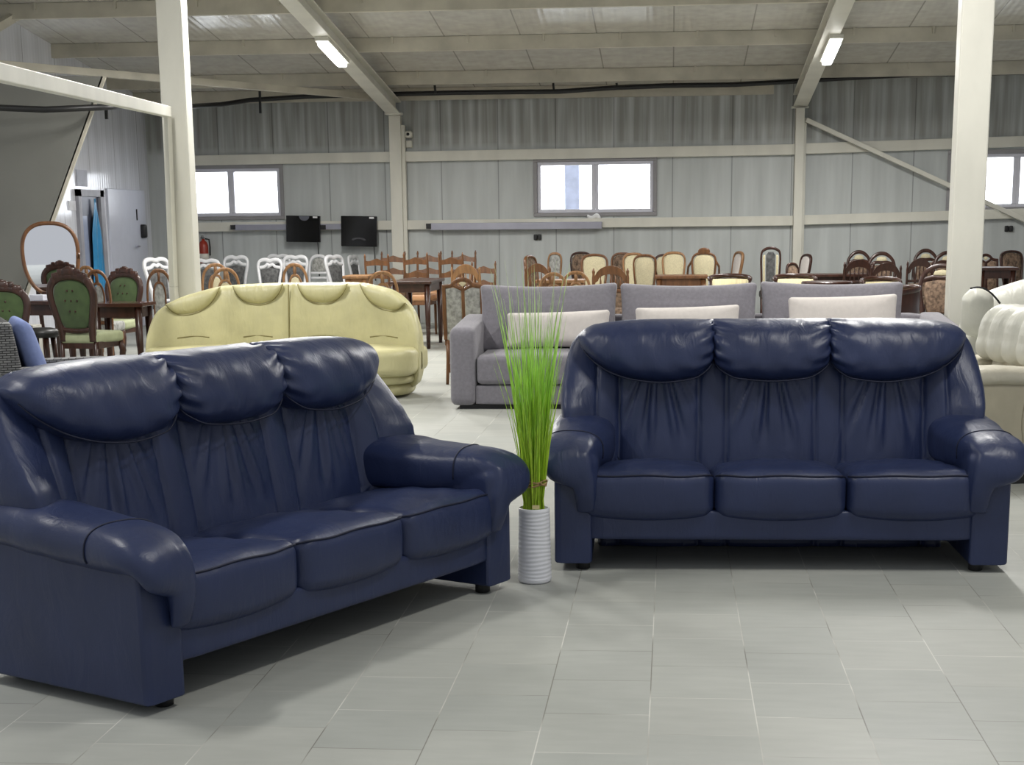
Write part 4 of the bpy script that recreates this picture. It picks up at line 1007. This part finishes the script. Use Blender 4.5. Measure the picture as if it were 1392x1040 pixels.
put('floral', WOODD, FLORAL, 1168, 340, 22, 35, 0, 'dark floral arched chair left of its twin by the right wall', G8)
put('floral', WOODD, FLORAL, 1199, 342, 21.4, 39, 0, 'dark floral arched chair right of its twin by the right wall', G8)
put('floral', WOODD, FLORAL, 1259, 338, 22, 35, 0, 'dark floral arched chair under the right window', G8)
put('floral', WOODD, FLORAL, 1289, 341, 21.4, 40, 0, 'dark floral arched chair just left of the right steel column', G8)
put('spindle', WOODD, FLORAL, 1168, 352.5, 19.5, 42, 180, 'dark spindle-back chair in front of the left floral arch', G5)
put('spindle', WOODD, FLORAL, 1205, 357, 18.6, 42, 180, 'dark spindle-back chair in front of the right floral arch', G5)
put('spindle', WOODD, FLORAL, 1251, 351, 19.6, 36, 180, 'dark spindle-back chair below the right window', G5)
t_ = put('floral', WOODD, FLORAL, 1281, 358, 16.3, 62, -12, 'large high-backed floral chair nearest the right steel column', G8)
put('pale', WOODD, FLORAL, 1376, 340, 21.9, 36, 25, 'dark floral chair right of the right steel column', G6)
put('double', WOODD, FLORAL, 1341, 345, 20.8, 34, 8, 'dark two-panel chair peeping out right of the right steel column', None)

# ------------------------------------------------------------------ tables and small things
def table(u, v, Y, w, d, label, wood, rz=0, rnd=False, cat='table', topm=None):
    p = at_y(u, v, Y); h = p.z; t = thing('dining_table', label, cat, (p.x, p.y, 0), math.radians(rz), None)
    tm = topm or wood
    if rnd:
        MB().lathe([(0, h-.035), (w/2-.02, h-.035), (w/2, h-.025), (w/2, h-.008), (w/2-.01, h), (0, h)], n=40).build('tabletop', tm, t)
        MB().lathe([(.05, .06), (.045, .2), (.07, .34), (.04, .45), (.06, .6), (.09, h-.04)], n=20).build('pedestal', wood, t)
        for k in range(4):
            a = PI/4+PI/2*k; MB().tube([(.03*math.cos(a), .03*math.sin(a), .16), (.2*math.cos(a), .2*math.sin(a), .10), (.30*math.cos(a), .30*math.sin(a), .0)], [.035, .03, .022], 8).build('foot', wood, t)
    else:
        MB().box((0, 0, h-.018), (w, d, .036)).build('tabletop', tm, t, smooth=False, bevel=.006)
        m = MB()
        for (c, e) in (((0, -d/2+.06, h-.085), (w-.14, .022, .10)), ((0, d/2-.06, h-.085), (w-.14, .022, .10)), ((-w/2+.06, 0, h-.085), (.022, d-.14, .10)), ((w/2-.06, 0, h-.085), (.022, d-.14, .10))): m.box(c, e)
        m.build('apron', wood, t, smooth=False, bevel=.003)
        for sx in (-1, 1):
            for sy in (-1, 1): MB().tube([(sx*(w/2-.06), sy*(d/2-.06), h-.04), (sx*(w/2-.06), sy*(d/2-.06), .3), (sx*(w/2-.06), sy*(d/2-.06), 0)], [.038, .030, .022], 8).build('leg', wood, t)
    return t
ta = table(54, 407.5, 14.5, .90, .6, 'dark dining table in front of the oval mirror', WOODD)
tb = table(166, 411, 14.3, .52, .40, 'small dark carved table in front of the shaded green chair', WOODD, topm=mat('polished dark top', srgb(70, 44, 36), .12, vary=.2))
table(568, 380, 18.8, .50, 1.1, 'dark-topped table behind the right end of the yellow sofa', WOODD)
table(488, 374, 19.2, .32, .5, 'light table beside the edge-on white chair', WOODL)
table(926, 374, 19.75, .66, .55, 'brown dining table between the pale chairs', WOOD)
table(1128, 372, 20.35, .95, .45, 'long dark table beside the right wall column', WOODD)
table(1124, 382.5, 17.5, .56, .8, 'dark round table behind the right grey cushion', WOODD, rnd=True)
table(1352, 363, 20.1, .5, .5, 'brown side table right of the right steel column', WOODD)
table(762, 380, 19.3, .6, .5, 'light table between the low chairs behind the grass', WOODL)
# dark stool and carton at the left, box on the table
p = at_y(55, 444, 13.9); t = thing('round_stool', 'dark round stool beside the buttoned green chair', 'stool', (p.x, p.y, 0))
MB().lathe([(0, .47), (.15, .47), (.17, .50), (.16, .54), (.10, .555), (0, .555)], n=28).build('seat', mat('black stool seat', srgb(34, 34, 34), .4), t)
for k in range(4):
    a = PI/4+PI/2*k; MB().tube([(.11*math.cos(a), .11*math.sin(a), .48), (.15*math.cos(a), .15*math.sin(a), 0)], [.026, .02], 8).build('leg', WOODD, t)
p = at_y(48, 402, 14.3); o = MB().box((0, 0, .028), (.13, .10, .055)).build('small_box', mat('white card', srgb(206, 208, 220), .6), smooth=False, bevel=.004); o.location = (p.x+.02, ta.location.y-.18, at_y(54, 407.5, 14.5).z); tag(o, 'small white box on the dark table by the oval mirror', 'box')
c = MB().box((0, 0, .26), (.22, .22, .52)).build('carton', mat('pale card', srgb(188, 186, 178), .8), smooth=False, bevel=.004); c.location = (at_y(35, 430, 14.9).x, 14.9, 0); tag(c, 'pale carton standing under the dark table at the left', 'carton')
# oval mirror
p = at_y(69, 352, 15.9)
t = thing('oval_mirror', 'tall oval mirror in a dark wooden frame before the slanted grey partition', 'mirror', (p.x, 15.9, 0), math.radians(16))
hw, hh = .275, .365
def egg(s):
    return [(s*hw*math.copysign(abs(math.cos(a))**.8, math.cos(a))*(1+.14*math.sin(a)) , p.z+s*hh*math.copysign(abs(math.sin(a))**.85, math.sin(a))) for a in (2*PI*k/48 for k in range(48))]
E_ = egg(1.0)
def lean(m): return m.xf(lambda x, y, z: (x, y-.012*(z-p.z), z))
lean(MB().tube([(x, 0, z) for x, z in E_]+[(E_[0][0], 0, E_[0][1]), (E_[1][0], 0, E_[1][1])], .022, 8)).build('frame', WOOD, t)
MIR = mat('mirror glass', (.9, .9, .92, 1), .015, metal=1, vary=0)
lean(MB().prism(egg(.97), -.006, .006)).build('mirror_glass', MIR, t, smooth=False)
m = MB(); zb = p.z-hh
m.beam((-.17, .10, zb+.18), (-.12, .12, 0), .04, .05, (0, 1, 0)); m.beam((.10, .10, zb+.1), (.14, .12, 0), .04, .05, (0, 1, 0)); m.box((0, .03, zb-.02), (.22, .10, .10)); m.beam((0, .05, zb), (0, .30, 0), .04, .04, (0, 1, 0))
m.build('stand', WOODD, t, smooth=False, bevel=.004)
LAMPS = [(RX[0], 11.0, 165), (RX[1], 11.0, 165), (RX[0], 5.0, 125), (RX[1], 5.0, 115), (RX[0], 15.5, 170), (RX[1], 15.5, 170)]
WALLK = 175; WORLDK = .6; SKYK = 8.0; EXPO = -0.1
# ------------------------------------------------------------------ more strip lights along the beams, daylight, camera
def lamp(X, Y, label, k):
    luminaire(X, Y, label)
    L_ = bpy.data.lights.new('strip light glow', 'AREA'); L_.shape = 'RECTANGLE'; L_.size = .12; L_.size_y = 1.15; L_.energy = k; L_.color = (1, .985, .95)
    o = bpy.data.objects.new('strip_light_glow', L_); COL.objects.link(o); o.location = (X, Y, zroof(Y)-.50); o.rotation_euler = (ang, 0, 0)
for X, Y, k in LAMPS: lamp(X, Y, 'strip light under a roof beam outside the picture above the showroom', k)
for X, Y, k in ((RX[0], yl, WALLK), (RX[1], yr, WALLK)):
    L_ = bpy.data.lights.new('strip light glow', 'AREA'); L_.shape = 'RECTANGLE'; L_.size = .12; L_.size_y = 1.15; L_.energy = k; L_.color = (1, .985, .95)
    o = bpy.data.objects.new('strip_light_glow', L_); COL.objects.link(o); o.location = (X, Y, zroof(Y)-.50); o.rotation_euler = (ang, 0, 0)
W = bpy.data.worlds.new('World'); S.world = W; W.use_nodes = True
bg = W.node_tree.nodes['Background']; bg.inputs[0].default_value = (.90, .94, 1.0, 1); 
wt = W.node_tree; tc = wt.nodes.new('ShaderNodeTexCoord'); sx_ = wt.nodes.new('ShaderNodeSeparateXYZ'); mr_ = wt.nodes.new('ShaderNodeMapRange')
wt.links.new(tc.outputs['Generated'], sx_.inputs[0]); wt.links.new(sx_.outputs['Y'], mr_.inputs[0])
mr_.inputs[1].default_value = .1; mr_.inputs[2].default_value = .6; mr_.inputs[3].default_value = WORLDK; mr_.inputs[4].default_value = SKYK; wt.links.new(mr_.outputs[0], bg.inputs[1])
cd = bpy.data.cameras.new('Camera'); co = bpy.data.objects.new('Camera', cd); COL.objects.link(co)
cd.sensor_width = 36; cd.lens = F/1392*36; cd.shift_x = (696-PX)/1392; cd.shift_y = (PY-520)/1392; cd.clip_end = 200
M3 = Matrix((ROT[0], -ROT[1], -ROT[2])).transposed()      # camera axes right, up, back in world columns
co.matrix_world = Matrix.Translation(CAM) @ M3.to_4x4()
S.camera = co
S.view_settings.view_transform = 'Standard'; S.view_settings.look = 'None'; S.view_settings.gamma = 1; S.view_settings.use_curve_mapping = False
S.view_settings.exposure = EXPO
S.cycles.max_bounces = 7; S.cycles.diffuse_bounces = 4; S.cycles.glossy_bounces = 3; S.cycles.sample_clamp_indirect = 6
